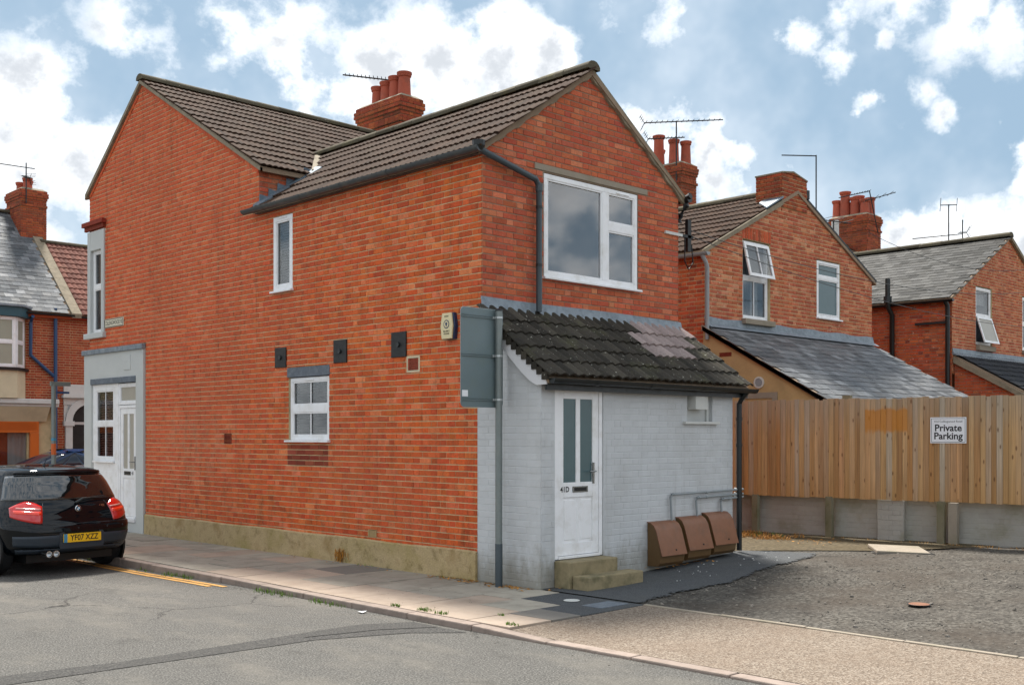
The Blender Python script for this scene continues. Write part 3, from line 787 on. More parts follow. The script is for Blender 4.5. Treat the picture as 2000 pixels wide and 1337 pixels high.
# ------------------------------------------------------------ ground, road, pavement
def smooth(a, b, x): t = min(1, max(0, (x - a) / (b - a))); return t * t * (3 - 2 * t)
def yz(x, y): return .15 * smooth(.4, 4.6, x)
def struct(o): o['kind'] = 'structure'; return o
struct(MB().box((-600, -600, -.9), (600, 600, -.14)).build('ground', 'yard_dirt'))
ROAD = -.06
RF_ = -.10
def rz(y): return ROAD + (RF_ - ROAD) * smooth(1, 5, y)
def kx(y): return -1.98 - .06 * smooth(3, -1, y) + .07 * smooth(-1, -5, y)
rd = MB(); ys = [-60, -30, -16] + [-12 + i * 1.0 for i in range(24)]
for a, b in zip(ys[:-1], ys[1:]):
    rd.add([(-40, a, rz(a)), (kx(a) + .02, a, rz(a)), (kx(b) + .02, b, rz(b)), (-40, b, rz(b))], [(0, 1, 2, 3)])
rd.add([(-60, 11, RF_), (kx(11) + .02, 11, RF_), (kx(11) + .02, 13.2, RF_), (-60, 13.2, RF_)], [(0, 1, 2, 3)])
rd.add([(-60, 13.2, RF_), (60, 13.2, RF_), (60, 20.6, RF_), (-60, 20.6, RF_)], [(0, 1, 2, 3)])
road = struct(rd.build('road', 'asphalt'))
def sheet(pts, z, name, m, par=None):
    return MB().add([(x, y, z) for x, y in pts], [tuple(range(len(pts)))]).build(name, m, par)
struct(sheet([(-6.6, -1.35), (-4.8, -1.40), (-3.3, -1.45), (-2.5, -1.75), (-2.12, -2.1), (-2.12, -1.72), (-2.5, -1.45), (-3.05, -1.1), (-4.8, -1.17), (-6.6, -.95)], ROAD + .004, 'road_repair_strip', 'asphalt_patch'))
struct(sheet([(-3.3, -1.3), (-3.05, -1.1), (-2.55, -1.12), (-2.12, -1.35), (-2.12, -1.72), (-2.6, -1.45)], ROAD + .008, 'road_repair_patch', 'asphalt_patch'))
for k, off in enumerate((.12, .215)):
    mb = MB(); y = 2.1 + k * .18
    while y < 11:
        w = .07 + R.uniform(-.01, .01); x = kx(y) - off; x2 = kx(y + .25) - off
        mb.add([(x - w, y, rz(y) + .006), (x, y, rz(y) + .006), (x2, y + .25, rz(y + .25) + .006), (x2 - w, y + .25, rz(y + .25) + .006)], [(0, 1, 2, 3)]); y += .25
    struct(mb.build('double_yellow_line', 'yellow_line'))

pave = struct(MB().add([(kx(12.6) + .05, 12.6, -.02), (60, 12.6, -.02), (60, 10.9, -.02), (.3, 10.9, -.02), (.3, -2.42, -.02), (kx(-2.4) + .05, -2.42, -.02), (kx(3) + .05, 3, -.02)], [(0, 6, 5, 4, 3, 2, 1)]).build('pavement', 'joint'))
struct(MB().box((-60, 20.6, -.5), (60, 22.85, .05)).build('far_pavement', 'flag_grey'))
def slab(x0, x1, y0, y1, m, par, z=0., name='paving_slab'):
    g = .006; zt = z + R.uniform(-.002, .003); mb = MB()
    tilt = [R.uniform(-.003, .003) for _ in range(4)]
    P = [(x0 + g, y0 + g), (x1 - g, y0 + g), (x1 - g, y1 - g), (x0 + g, y1 - g)]
    mb.add([(x, y, z - .03) for x, y in P] + [(x, y, zt + t) for (x, y), t in zip(P, tilt)], [(0, 3, 2, 1), (4, 5, 6, 7)] + [(i, (i + 1) % 4, 4 + (i + 1) % 4, 4 + i) for i in range(4)])
    return mb.build(name, m, par, bevel=.004)
y = 11.4; row = 0
while y > -1.2:
    h = R.choice((.6, .75, .75, .9)); y0 = max(y - h, -1.25)
    xs = [kx((y + y0) / 2) + .15]; cuts = R.choice(([.62, .6], [.9, .5], [.45, .75], [.75, .35]))
    for c_ in cuts: xs.append(xs[-1] + c_)
    xs.append(-.0)
    for i in range(len(xs) - 1):
        m = 'flag_pink' if (i == 0 and y < 3.5 or R.random() < .18) else ('flag_dark' if R.random() < .1 else 'flag_grey')
        slab(xs[i], xs[i + 1], y0, y, m, pave)
    y = y0; row += 1
# last flags and tarmac reinstatements beside the crossover
for (a, b, c_, d, m) in ((-1.9, -1.2, -1.85, -1.25, 'flag_pink'), (-1.2, -.62, -1.85, -1.25, 'flag_grey'), (-1.9, -1.35, -2.42, -1.85, 'flag_pink'), (-1.35, -.95, -2.42, -1.85, 'flag_dark'), (-.5, -.08, -2.28, -2.0, 'slate_lintel')):
    slab(a, b, c_, d, m, pave, .002 if m == 'slate_lintel' else 0)
tp = MB(); 
for (a, b, c_, d) in ((-.62, 0.0, -2.42, -1.25), (-.95, -.62, -2.42, -1.85)): tp.box((a + .005, c_, -.03), (b, d, -.001))
struct(tp.build('tarmac_patch', 'tarmac'))
kerb = struct(MB().add([(kx(-12), -12, -.3), (kx(12), 12, -.3), (kx(12) + .14, 12, -.3), (kx(-12) + .14, -12, -.3)], [(0, 1, 2, 3)]).build('kerb', 'kerbm'))
y = 12.5; KB = []
while y > -13:
    L = .91; y1 = y - L
    def top(q): return .0 - .035 * smooth(-1.9, -3.0, q)
    mb = MB(); g = .005; w = .13; hh = R.uniform(-.003, .003)
    A, B_ = kx(y - g), kx(y1 + g)
    xo = R.uniform(-.006, .006)
    mb.add([(B_ + xo, y1 + g, -.25), (B_ + w + xo, y1 + g, -.25), (A + w + xo, y - g, -.25), (A + xo, y - g, -.25),
            (B_ + xo, y1 + g, top(y1) + hh), (B_ + w + xo, y1 + g, top(y1) + hh), (A + w + xo, y - g, top(y) + hh), (A + xo, y - g, top(y) + hh)],
           [(0, 3, 2, 1), (4, 5, 6, 7), (0, 1, 5, 4), (1, 2, 6, 5), (2, 3, 7, 6), (3, 0, 4, 7)])
    mb.build('kerb_stone', 'kerbm', kerb, bevel=.012); y = y1
# resin bound apron over the pavement crossing
ap = MB(); n = 30; ny = 40
for j in range(ny + 1):
    y = -2.42 - (j / ny) * 17
    for i in range(5):
        t = i / 4; x = (kx(y) + .135) * (1 - t) + (-.03) * t
        ap.v.append(Vector((x, y, -.004 - .035 * smooth(-1.9, -3.0, y) * (1 - t))))
for j in range(ny):
    for i in range(4): ap.f.append((j * 5 + i, j * 5 + i + 1, j * 5 + i + 6, j * 5 + i + 5)); ap.m.append(0)
struct(ap.build('gravel_apron', 'apron'))
ed = struct(MB().box((-.03, -20, -.1), (.02, -2.40, -.012)).build('edging', 'concrete'))
y = -2.42
while y > -16:
    MB().box((-.032, y - .905, -.1), (.022, y, .008 + R.uniform(-.003, .003))).build('edging_stone', 'concrete', ed, bevel=.006); y -= .915
# yard
yd = MB(); nx, ny = 56, 130; X0, X1, Y0, Y1 = .02, 8.4, -20, 4.85
for j in range(ny + 1):
    for i in range(nx + 1):
        x = X0 + (X1 - X0) * i / nx; y = Y0 + (Y1 - Y0) * j / ny
        b = .006 * math.sin(x * 5.1 + y * 2.3) + .005 * math.sin(y * 7.7 - x * 3.1) if x > .3 else 0
        yd.v.append(Vector((x, y, yz(x, y) - .006 + b * smooth(.2, 1, x) * smooth(-1.9, -2.6, y))))
for j in range(ny):
    for i in range(nx): k = j * (nx + 1) + i; yd.f.append((k, k + 1, k + nx + 2, k + nx + 1)); yd.m.append(0)
struct(yd.build('yard', 'yard', smooth='all'))
def drape(poly, z, name, m, step=.12, rag=0.):
    us = [p[0] for p in poly]; vs = [p[1] for p in poly]; mb = MB(); x = min(us)
    while x < max(us):
        y = min(vs)
        while y < max(vs):
            q = [(x, y), (x + step, y), (x + step, y + step), (x, y + step)]
            wx, wy = x, y + rag * (math.sin(x * 3.3 + 2) + .4 * math.sin(x * 11 + y * 5)) + R.uniform(-rag, rag) * .8
            if rag: q = q if inside((wx, wy), poly) and y < -.9 or (inside((x, y), poly) and rag > .2) else []
            else: q = clip_poly(q, poly)
            if len(q) > 2 and area(q) > 1e-6: mb.add([(a, b, yz(a, b) + z) for a, b in q], [tuple(range(len(q)))])
            y += step
        x += step
    return struct(mb.build(name, m))
def wob(pts, amp, seg=.12):
    out = []
    for i in range(len(pts)):
        a, b = Vector(pts[i]), Vector(pts[(i + 1) % len(pts)]); n = max(1, int((b - a).length / seg))
        for k in range(n): p = a.lerp(b, k / n); out.append((p.x, p.y))
    return out
drape([(.0, -2.36), (1.2, -2.28), (2.5, -2.12), (4.3, -2.0), (3.9, -.9), (.0, -.9)], .010, 'new_tarmac', 'tarmac', .025, .05)
drape([(3.68, -1.6), (4.5, -2.0), (5.2, -2.35), (6.9, -4.2), (6.9, 2.1), (3.68, 2.1)], .006, 'yard_dirt', 'yard_dirt')
# loose stones
def scatter(name, m, pts, fn):
    mb = MB()
    for p in pts: fn(mb, *p)
    o = mb.build(name, m, recalc=False); o['kind'] = 'stuff'; return o
def stone(mb, x, y, z, s):
    vs = [Vector((math.cos(a) * R.uniform(.6, 1), math.sin(a) * R.uniform(.6, 1), 0)) * s for a in (0, 1.25, 2.5, 3.8, 5.0)]
    t = Vector((R.uniform(-.2, .2) * s, R.uniform(-.2, .2) * s, R.uniform(.25, .6) * s)); b0 = Vector((x, y, z))
    mb.add([b0 + v for v in vs] + [b0 + v * .55 + t for v in vs], [(5, 6, 7, 8, 9)] + [(i, (i + 1) % 5, 5 + (i + 1) % 5, 5 + i) for i in range(5)])
pts = []
for _ in range(6500):
    x = R.random() ** .8 * 5.8 + .03; y = -2.2 - R.random() ** 1.3 * 6.5
    if x + (y + 2.2) * .0 > 0 and (math.sin(x * 1.7 + y) + math.sin(y * 2.3 - x * .6)) > R.uniform(-1.6, 1.2): pts.append((x, y, yz(x, y) - .004, R.uniform(.004, .017)))
pts += [(x, y, yz(x, y) - .004, R.uniform(.015, .034)) for x, y in [(R.uniform(.1, 6), -2.3 - R.random() ** 1.5 * 5) for _ in range(170)]]
scatter('gravel', 'pebble', pts, stone)
pts = [(R.uniform(-1.9, -.02), R.uniform(-2.4, 9), 0., R.uniform(.003, .008)) for _ in range(260)] + [(kx(y) - R.random() ** 2 * .3, y, rz(y), R.uniform(.003, .01)) for y in [R.uniform(-5.5, 8) for _ in range(1100)]]
pts += [(R.uniform(.2, 3.9), R.uniform(-2.3, -1.0), .012 + yz(2, 0) * .0, R.uniform(.003, .009)) for _ in range(0)]
scatter('grit', 'pebble', pts, stone)
scatter('pale_grit', 'white_paint', [(x, y, yz(x, y) + .01, R.uniform(.004, .016)) for x, y in [(R.uniform(1.2, 4.0), R.uniform(-1.9, -1.2)) for _ in range(34)]], stone)
def blade(mb, x, y, z, h, w=.004, lean=.6):
    a = R.uniform(0, 6.28); d = Vector((math.cos(a), math.sin(a), 0)); s = d.cross(Z) * w; b = Vector((x, y, z)); k = R.uniform(.1, lean) * h
    m_ = b + d * k * .35 + Z * h * .6; t = b + d * k + Z * h * R.uniform(.75, 1)
    mb.add([b - s, b + s, m_ + s * .8, m_ - s * .8, t], [(0, 1, 2, 3), (3, 2, 4)])
def tuft(cx, cy, z, n, r, h, lst):
    for _ in range(n):
        a = R.uniform(0, 6.28); q = r * R.random() ** .7; lst.append((cx + math.cos(a) * q * .5, cy + math.sin(a) * q, z, h * R.uniform(.4, 1)))
gl = []
for (yy, n, r) in ((3.6, 90, .30), (3.25, 50, .2), (1.35, 90, .3), (1.0, 60, .25), (.3, 50, .2), (.0, 30, .15), (4.4, 30, .2), (6.2, 60, .5), (7, 60, .6)): tuft(kx(yy) - .03, yy, rz(yy), n, r, .07, gl)
for (xx, yy, n, r) in ((-1.86, -.75, 40, .08), (-1.82, -1.15, 60, .12), (-1.85, -1.42, 40, .1), (-1.8, -2.35, 40, .08), (-1.5, -1.9, 20, .05), (-.04, .45, 30, .3), (-.04, 2.2, 16, .2)): tuft(xx, yy, 0, n, r, .04, gl)
scatter('grass', 'grassm', gl, blade)
wl = []
for _ in range(26): yy = R.uniform(-.7, 1.2); tuft(5.95 + R.uniform(-.6, .15), yy, .14, 36, .14, .11, wl)
for _ in range(30): yy = R.uniform(-5, -.6); tuft(6.35 - (yy + .6) * .13 + R.uniform(-.12, .06), yy, .14, 10, .12, .05, wl)
for _ in range(6): tuft(4.0 + R.uniform(-.2, 1.2), R.uniform(-.7, .2), .13, 16, .2, .04, wl)
scatter('dry_weeds', 'dryweed', wl, blade)
wl = []
for _ in range(10): tuft(6.0 + R.uniform(-.4, .2), R.uniform(-.4, 1.2), .14, 14, .08, .10, wl)
scatter('green_weeds', 'grassm', wl, blade)
def leaf(mb, x, y, z, s):
    a = R.uniform(0, 6.28); d = Vector((math.cos(a), math.sin(a), R.uniform(-.2, .4))) * s; e = Vector((-math.sin(a), math.cos(a), R.uniform(-.3, .3))) * s * .5; b = Vector((x, y, z + s * .35))
    mb.add([b - d, b + e, b + d, b - e], [(0, 1, 2, 3)])
lv = [(-.05 - R.random() ** 2 * .2, R.uniform(-.9, .75), 0.0, R.uniform(.012, .03)) for _ in range(260)] + [(-.06 - R.random() ** 2 * .12, R.uniform(.7, 8.4), 0.0, R.uniform(.008, .02)) for _ in range(130)]
lv += [(R.uniform(5.2, 6.2), R.uniform(-1.5, .9), .15, R.uniform(.015, .03)) for _ in range(160)] + [(R.uniform(.0, .25), R.uniform(-1.1, -.99), 0.0, R.uniform(.012, .03)) for _ in range(30)]
lv += [(R.uniform(1.7, 3.6), R.uniform(-1.2, -1.0), .10, R.uniform(.012, .03)) for _ in range(60)]
scatter('fallen_leaves', 'leaves', lv, leaf)
t_ = thing('weed', 'dried red-brown weed growing up the foot of the brick wall', 'weed', (-.06, 2.75, 0))
mb = MB()
for _ in range(90): blade(mb, -.05 + R.uniform(-.03, .02), 2.75 + R.gauss(0, .06), R.uniform(0, .12), R.uniform(.04, .12), .006)
mb.build('foliage', 'leaves', t_, recalc=False)
def disc(name, label, cat, x, y, z, r, m):
    t = thing(name, label, cat, (x, y, z)); MB().lathe((x, y, z), [(r, 0), (r, .004), (r * .93, .006)], 24).build('cover', m, t); MB().lathe((x, y, z), [(r * 1.12, 0), (r * 1.12, .002)], 24).build('rim', 'black', t)
disc('inspection_cover', 'round white cover set in the dark tarmac patch of the pavement', 'cover', -.33, -1.72, 0., .085, 'white_paint')
disc('stop_tap_cover', 'small rusty brown cover in the rough yard surface', 'cover', 1.75, -4.45, .04, .10, 'meter_brown')
t_ = thing('stone_slab', 'loose square pale stone slab lying tilted over a drain in the yard', 'slab', (5.35, -2.45, .14), rad(38), local=True)
MB().box((-.34, -.34, .0), (.34, .34, .045)).build('slab', 'concrete', t_, bevel=.01).rotation_euler = (rad(2), rad(-2), 0)
MB().box((-.38, -.38, -.01), (.38, .38, .012)).build('drain_frame', 'black', t_)
t_ = thing('litter', 'scrap of white paper lying in the gutter by the kerb', 'litter', (kx(1.) - .12, -.55, ROAD))
MB().add([(kx(1.) - .15, -.6, ROAD + .01), (kx(1.) - .07, -.57, ROAD + .02), (kx(1.) - .09, -.5, ROAD + .008), (kx(1.) - .16, -.53, ROAD + .02)], [(0, 1, 2, 3)]).build('paper', 'white_sign', t_)

# ------------------------------------------------------------ corner house (the subject)
B1 = thing('brick_house', 'red brick corner house with brown tiled roofs and a grey painted lean-to porch', 'house', (1.8, 5.0, 0))
red = Pieces('brick', 'brickwork'); tiles = Pieces('roof_tile', 'roof_tiles', 295); pnt = Pieces('painted_brick', 'painted_brickwork')
# side wall x = 0
S = FX(0)
H_SIDE = [(8.60, 11.05, -.1, 3.30), (10.22, 10.93, 3.52, 5.50), (4.0, 4.5, 3.78, 4.88), (3.10, 4.10, 1.63, 2.67), (1.16, 1.38, 2.51, 2.67), (5.70, 5.92, 1.57, 1.73), (2.03, 2.21, .375, .47)]
polyA = [(.0, .30), (10.9, .30), (10.9, 5.10), (.0, 5.10)]
polyB = [(4.9, 5.10), (10.9, 5.10), (10.9, 6.28), (8.72, 7.86), (4.9, 5.74)]
wall_s = wall_mesh(S, [polyA, polyB], H_SIDE).build('side_wall', 'mortar', B1, recalc=False)
wp = [(3.12, 4.13, 1.27, 1.575)]
bond(S, .085, 10.9, .30, 3.0, red, wall_s, 'brick_side', holes=H_SIDE + wp + [(-1, 1, -1, .33)])
bond(S, .013, 10.9, 3.0, 5.10, red, wall_s, 'brick_side', holes=H_SIDE)
bond(S, 4.9, 10.9, 5.10, 7.9, red, wall_s, 'brick_side', polys=polyB, holes=H_SIDE)
bond(S, 3.12, 4.13, 1.275, 1.575, red, wall_s, 'brick_dark', flemish=False)
def raked(F, p0, p1, off, pieces, parent, m, d=.02, L=.225, H=.075, tk='stretcher'):
    a, b = Vector(p0), Vector(p1); n = int((b - a).length / L); dn = (b - a).normalized(); pr = Vector((-dn.y, dn.x))
    sg = 1 if (F.u.dot((-F.n).cross(Z)) > 0) else -1
    ang = math.atan2(dn.y, dn.x * sg)
    for i in range(n):
        c = a + dn * L * (i + .5) - pr * off * (1 if dn.x > 0 else -1)
        M = Matrix.Translation(F.p(c.x, c.y, d)) @ (F.rot() @ Matrix.Rotation(-ang, 3, 'Y')).to_4x4()
        pieces.add(tk, M, parent, m)
raked(S, (4.86, 5.70), (8.68, 7.83), .085, red, wall_s, 'brick_side', d=.012)
raked(S, (10.92, 6.24), (8.74, 7.82), .085, red, wall_s, 'brick_side', d=.012)
# gable wall y = 0
G = FY(0)
H_G = [(1.03, 2.85, 3.63, 4.94), (.87, 3.05, 4.955, 5.035)]
polyG = [(.0, 3.0), (3.74, 3.0), (3.74, 5.10), (1.87, 6.36), (.0, 5.10)]
wall_g = wall_mesh(G, [polyG], H_G).build('gable_wall', 'mortar_dark', B1, recalc=False)
bond(G, 0.0, 3.74, 3.0, 6.4, red, wall_g, 'brick_gable', polys=polyG, holes=H_G, flemish=True)
MB().box((3.6, .013, 0), (3.74, 4.9, 5.1)).build('far_wall', 'brick_gable', B1)
# rear wall of the front block above the back wing, and core walls
W2 = FY(4.9)
pw = [(.0, 5.0), (5.3, 5.0), (5.3, 5.74), (.0, 5.74)]
wall_r = wall_mesh(W2, [pw], []).build('rear_wall', 'mortar_dark', B1, recalc=False)
bond(W2, 0.0, 1.2, 5.10, 5.74, red, wall_r, 'brick_gable')
MB().box((.02, 10.84, 3.4), (5.2, 10.887, 6.2)).build('front_wall', 'brick_gable', B1)
MB().box((3.75, 4.8, 0), (5.2, 4.9, 5.0)).build('yard_wall', 'brick_gable', B1)
# plinth
pl = MB(); n = 60
for i in range(n):
    a = .085 + (8.6 - .085) * i / n; b = .085 + (8.6 - .085) * (i + 1) / n
    t0, t1 = .345 + .006 * math.sin(a * 3), .345 + .006 * math.sin(b * 3); d0, d1 = .026 + .004 * math.sin(a * 5), .026 + .004 * math.sin(b * 5)
    pl.add([(-d0 - .008, a, -.1), (-d1 - .008, b, -.1), (-d1, b, t1 - .02), (-d0, a, t0 - .02), (.0, a, t0), (.0, b, t1)], [(0, 1, 2, 3), (3, 2, 5, 4)])
pl.add([(-.034, .085, -.1), (-.03, .085, .32), (.01, .085, .34), (.01, .085, -.1)], [(0, 1, 2, 3)])
pl.build('plinth', 'plinth', B1, recalc=False)
# roofs
th = math.atan(.684); cs, sn = math.cos(th), math.sin(th)
roof1 = MB().prism([(.02, -.05, 5.10 + .02 * .684), (1.87, -.05, 6.375), (3.85, -.05, 5.10 - .11 * .684), (3.85, -.05, 4.99), (1.87, -.05, 6.31), (.02, -.05, 5.04)], (0, 6.3, 0)).prism([(-.11, -.05, 5.10 - .11 * .684), (.02, -.05, 5.10 + .02 * .684), (.02, -.05, 5.04), (-.11, -.05, 4.97)], (0, 4.93, 0)).build('wing_roof', 'mortar_dark', B1)
Ls = (1.87 + .13) / cs; b1 = (.93 + .13) / cs
roof_field(tiles, roof1, 'tile_main', (-.13, 6.42, 5.10 - .13 * .684), (0, -1, 0), (cs, 0, sn), [[(1.47, 0), (6.50, 0), (6.50, b1), (1.47, b1)], [(1.47, b1 - .01), (6.50, b1 - .01), (6.50, Ls), (.25, Ls)]], .30, Ls / 7, 'tile')
ridge_run(roof1, (1.87, -.08, 6.40), (1.87, 6.15, 6.40))
th2 = math.atan(.555); c2, s2 = math.cos(th2), math.sin(th2)
roof2 = MB().prism([(-.04, 4.80, 5.68), (-.04, 8.72, 7.86), (-.04, 10.98, 6.22), (-.04, 10.98, 6.14), (-.04, 8.72, 7.79), (-.04, 4.80, 5.61)], (5.4, 0, 0)).build('main_roof', 'mortar_dark', B1)
L2 = 3.94 / c2; b63 = (6.25 - 4.78) / c2; g2 = L2 / 13
roof_field(tiles, roof2, 'tile_main', (-.05, 4.78, 5.67), (1, 0, 0), (0, c2, s2), [[(0, 0), (1.0, 0), (1.98, b63), (1.98, L2), (0, L2)], [(1.98, b63), (5.6, b63), (5.6, L2), (1.98, L2)]], .30, g2, 'tile')
ridge_run(roof2, (-.06, 8.72, 7.88), (5.45, 8.72, 7.88), r=.12)
# verge mortar
vg = MB(); 
for sgn, xa in ((1, 0), (-1, 3.74)):
    N = 24
    for i in range(N):
        t0, t1 = i / N, (i + 1) / N
        x0, x1 = xa + sgn * 1.87 * t0 - sgn * .09 * (1 - t0), xa + sgn * 1.87 * t1 - sgn * .09 * (1 - t1)
        zz = lambda x: 5.105 + (x if sgn > 0 else 3.74 - x) * .684
        w0, w1 = .085 + .02 * math.sin(i * 1.7), .085 + .02 * math.sin((i + 1) * 1.7)
        vg.add([(x0, -.035, zz(x0) - w0), (x1, -.035, zz(x1) - w1), (x1, -.048, zz(x1) + .025), (x0, -.048, zz(x0) + .025), (x0, .0, zz(x0) - w0 - .01), (x1, .0, zz(x1) - w1 - .01)], [(0, 1, 2, 3), (4, 5, 1, 0)])
vg.build('verge_mortar', 'mortar_verge', roof1, recalc=False)
vs_ = MB()
vs_.prism([(-.052, 4.80, 5.665), (-.052, 8.72, 7.855), (-.052, 8.72, 7.80), (-.052, 4.80, 5.61)], (.05, 0, 0)); vs_.prism([(-.052, 10.99, 6.225), (-.052, 8.72, 7.86), (-.052, 8.72, 7.79), (-.052, 10.99, 6.13)], (.05, 0, 0))
vs_.build('verge_mortar', 'mortar_verge', roof2)
# valley and stepped lead
val = MB(); val.prism([(.86, 4.80, 5.735), (1.03, 4.78, 5.75), (2.00, 6.20, 6.47), (1.90, 6.24, 6.46)], (0, 0, .045)); val.build('valley_strip', 'mortar_verge', roof1)
val = MB(); val.prism([(-.10, 4.74, 5.06), (-.10, 4.905, 5.08), (1.0, 4.905, 5.83), (1.0, 4.70, 5.80)], (0, 0, .035)); val.build('lead_apron', 'lead_blue', roof1)
for i in range(6):
    x0 = -.01 + i * .155; zb = 5.12 + x0 * .684
    MB().prism([(x0, 4.882, zb), (x0 + .175, 4.882, zb + .11), (x0 + .165, 4.882, zb + .15), (x0 + .01, 4.882, zb + .17)], (0, .006, 0)).build('step_flashing', 'lead_blue', wall_r)
half_gutter(B1, (-.125, -.10, 5.035), (-.125, 5.12, 5.045), 'gutter_grey', .062)
MB().box((-.07, -.04, 4.975), (-.004, 4.9, 5.035)).build('fascia', 'gutter_grey', B1)
dp = MB().tube([(-.11, -.06, 5.03), (-.06, -.075, 4.99), (.80, -.085, 4.80), (.86, -.085, 4.72), (.86, -.085, 3.20)], .038, 12)
d_ = dp.build('downpipe', 'pipe_slate', B1, smooth=True)
for zz in (4.45, 3.75): MB().lathe((.86, -.085, zz), [(.044, 0), (.044, .035)], 12).build('bracket', 'black_plastic', d_)
MB().lathe((.86, -.085, 4.66), [(.046, 0), (.046, .09)], 12).build('socket', 'pipe_slate', d_)
MB().lathe((-.11, -.06, 4.98), [(.04, 0), (.075, .06), (.08, .12)], 12).build('hopper', 'black_plastic', d_)
e = MB().tube([(3.86, -.12, 5.06), (3.86, -.02, 5.03), (3.88, -.03, 4.93), (3.80, .02, 4.78), (3.79, .03, 4.70)], .045, 10).build('outlet_bend', 'black', B1, smooth=True)
half_gutter(B1, (3.87, -.10, 5.03), (3.87, 4.8, 5.03), 'black_plastic', .06)
# upper gable window
mb = MB(); G.box(mb, .87, 3.05, 4.957, 5.033, -.05, .006); mb.build('lintel', 'concrete', B1, bevel=.004)
window(B1, G, 1.04, 2.84, 3.66, 4.93, dep=-.006, fw=.06, mull=[(2.13, 2.25, 3.72, 4.87)], trans=[(2.25, 2.78, 4.38, 4.49)], panes=[(1.10, 2.13, 3.72, 4.87), (2.25, 2.78, 4.49, 4.87), (2.25, 2.78, 3.72, 4.38)],
       glass='glass_big', room='room_mid', sill_w=.04, curtain=[(2.50, 2.80, 3.6, 4.95, 'curtain'), (1.0, 1.12, 3.6, 4.95, 'curtain')], vent=(2.40, 2.66, 4.885))
# side windows
window(B1, S, 4.0, 4.5, 3.80, 4.87, dep=.002, fw=.07, glass='glass', sill_w=.03, blind=('blind_grey', 4.02, 4.48, 3.82, 4.85, .04), vent=(4.15, 4.35, 4.835))
w2 = window(B1, S, 3.11, 4.09, 1.64, 2.52, dep=-.025, fw=.055, trans=[(3.16, 4.04, 2.03, 2.13)], panes=[(3.165, 4.035, 2.13, 2.465), (3.165, 4.035, 1.695, 2.03)], bars=[(3.59, 3.61, 2.14, 2.46), (3.59, 3.61, 1.70, 2.02)], sill_w=.05, blind=('blind', 3.13, 4.07, 1.68, 2.5, .045), vent=(3.5, 3.7, 2.475))
mb = MB(); S.box(mb, 3.08, 4.13, 2.53, 2.665, -.05, .008); mb.build('lintel', 'slate_lintel', w2, bevel=.004)
# first floor window by the corner
fr = MB()
for (a, b, c_, d, o) in ((10.22, 10.34, 3.56, 5.50, .03), (10.80, 10.93, 3.56, 5.50, .03), (10.34, 10.80, 5.14, 5.50, .028)): S.box(fr, a, b, c_, d, -.08, o)
fs = fr.build('stone_surround', 'render_grey', B1, bevel=.006)
w3 = window(B1, S, 10.34, 10.80, 3.60, 5.14, dep=-.03, fw=.05, trans=[(10.39, 10.75, 4.42, 4.50)], panes=[(10.39, 10.75, 4.50, 5.09), (10.39, 10.75, 3.65, 4.42)], sill=False)
mb = MB(); S.box(mb, 10.18, 11.02, 3.50, 3.60, -.05, .07); mb.build('sill', 'render_grey', w3, bevel=.008)
mb = MB(); S.box(mb, 10.2, 11.02, 5.52, 5.60, -.0, .05); S.box(mb, 10.16, 11.06, 5.60, 5.68, -.0, .09); mb.build('cornice', 'brick_dark', fs, bevel=.004)
# rendered shop front round the old side entrance
sh = MB(); SF = FX(-.035)
for (a, b, c_, d) in ((8.61, 8.90, -.06, 3.20), (10.74, 11.06, -.06, 3.20), (8.90, 10.74, 2.66, 3.20), (8.90, 10.74, -.06, .20)): SF.box(sh, a, b, c_, d, -.14, 0)
shop = sh.build('rendered_surround', 'render_grey', B1)
mb = MB(); S.box(mb, 8.59, 11.10, 3.20, 3.29, 0, .075); mb.build('lead_capping', 'lead', shop, bevel=.008)
mb = MB(); S.box(mb, 8.90, 10.76, 2.64, 2.745, 0, .05); mb.build('slate_lintel', 'slate_lintel', shop, bevel=.006)
mb = MB(); S.box(mb, 9.10, 9.37, 2.86, 3.12, .03, .045); S.box(mb, 9.22, 9.24, 3.0, 3.02, .04, .05, 0); mb.build('meter_cover', 'render_grey', shop, bevel=.004)
jb = MB(); SJ = FX(-.0)
SJ.box(jb, 9.66, 9.80, .2, 2.64, -.1, .005); SJ.box(jb, 9.80, 10.74, .2, 1.20, -.1, -.006); SJ.box(jb, 10.66, 10.74, 1.2, 2.64, -.1, .004); SJ.box(jb, 9.80, 10.66, 2.58, 2.64, -.1, .004)
jb.build('white_panelling', 'upvc', shop, bevel=.004)
mb = MB(); SJ.box(mb, 9.90, 10.62, .35, 1.05, -.02, -.0); mb.build('panel', 'upvc', shop, bevel=.01)
window(shop, S, 9.82, 10.66, 1.24, 2.58, dep=.0, fw=.06, trans=[(9.88, 10.60, 1.88, 1.96)], panes=[(9.88, 10.60, 1.96, 2.52), (9.88, 10.60, 1.30, 1.88)], bars=[(10.23, 10.25, 1.98, 2.50), (10.23, 10.25, 1.32, 1.86)], sill_w=.0, blind=('blind_pink', 9.85, 10.64, 1.3, 2.55, .045))
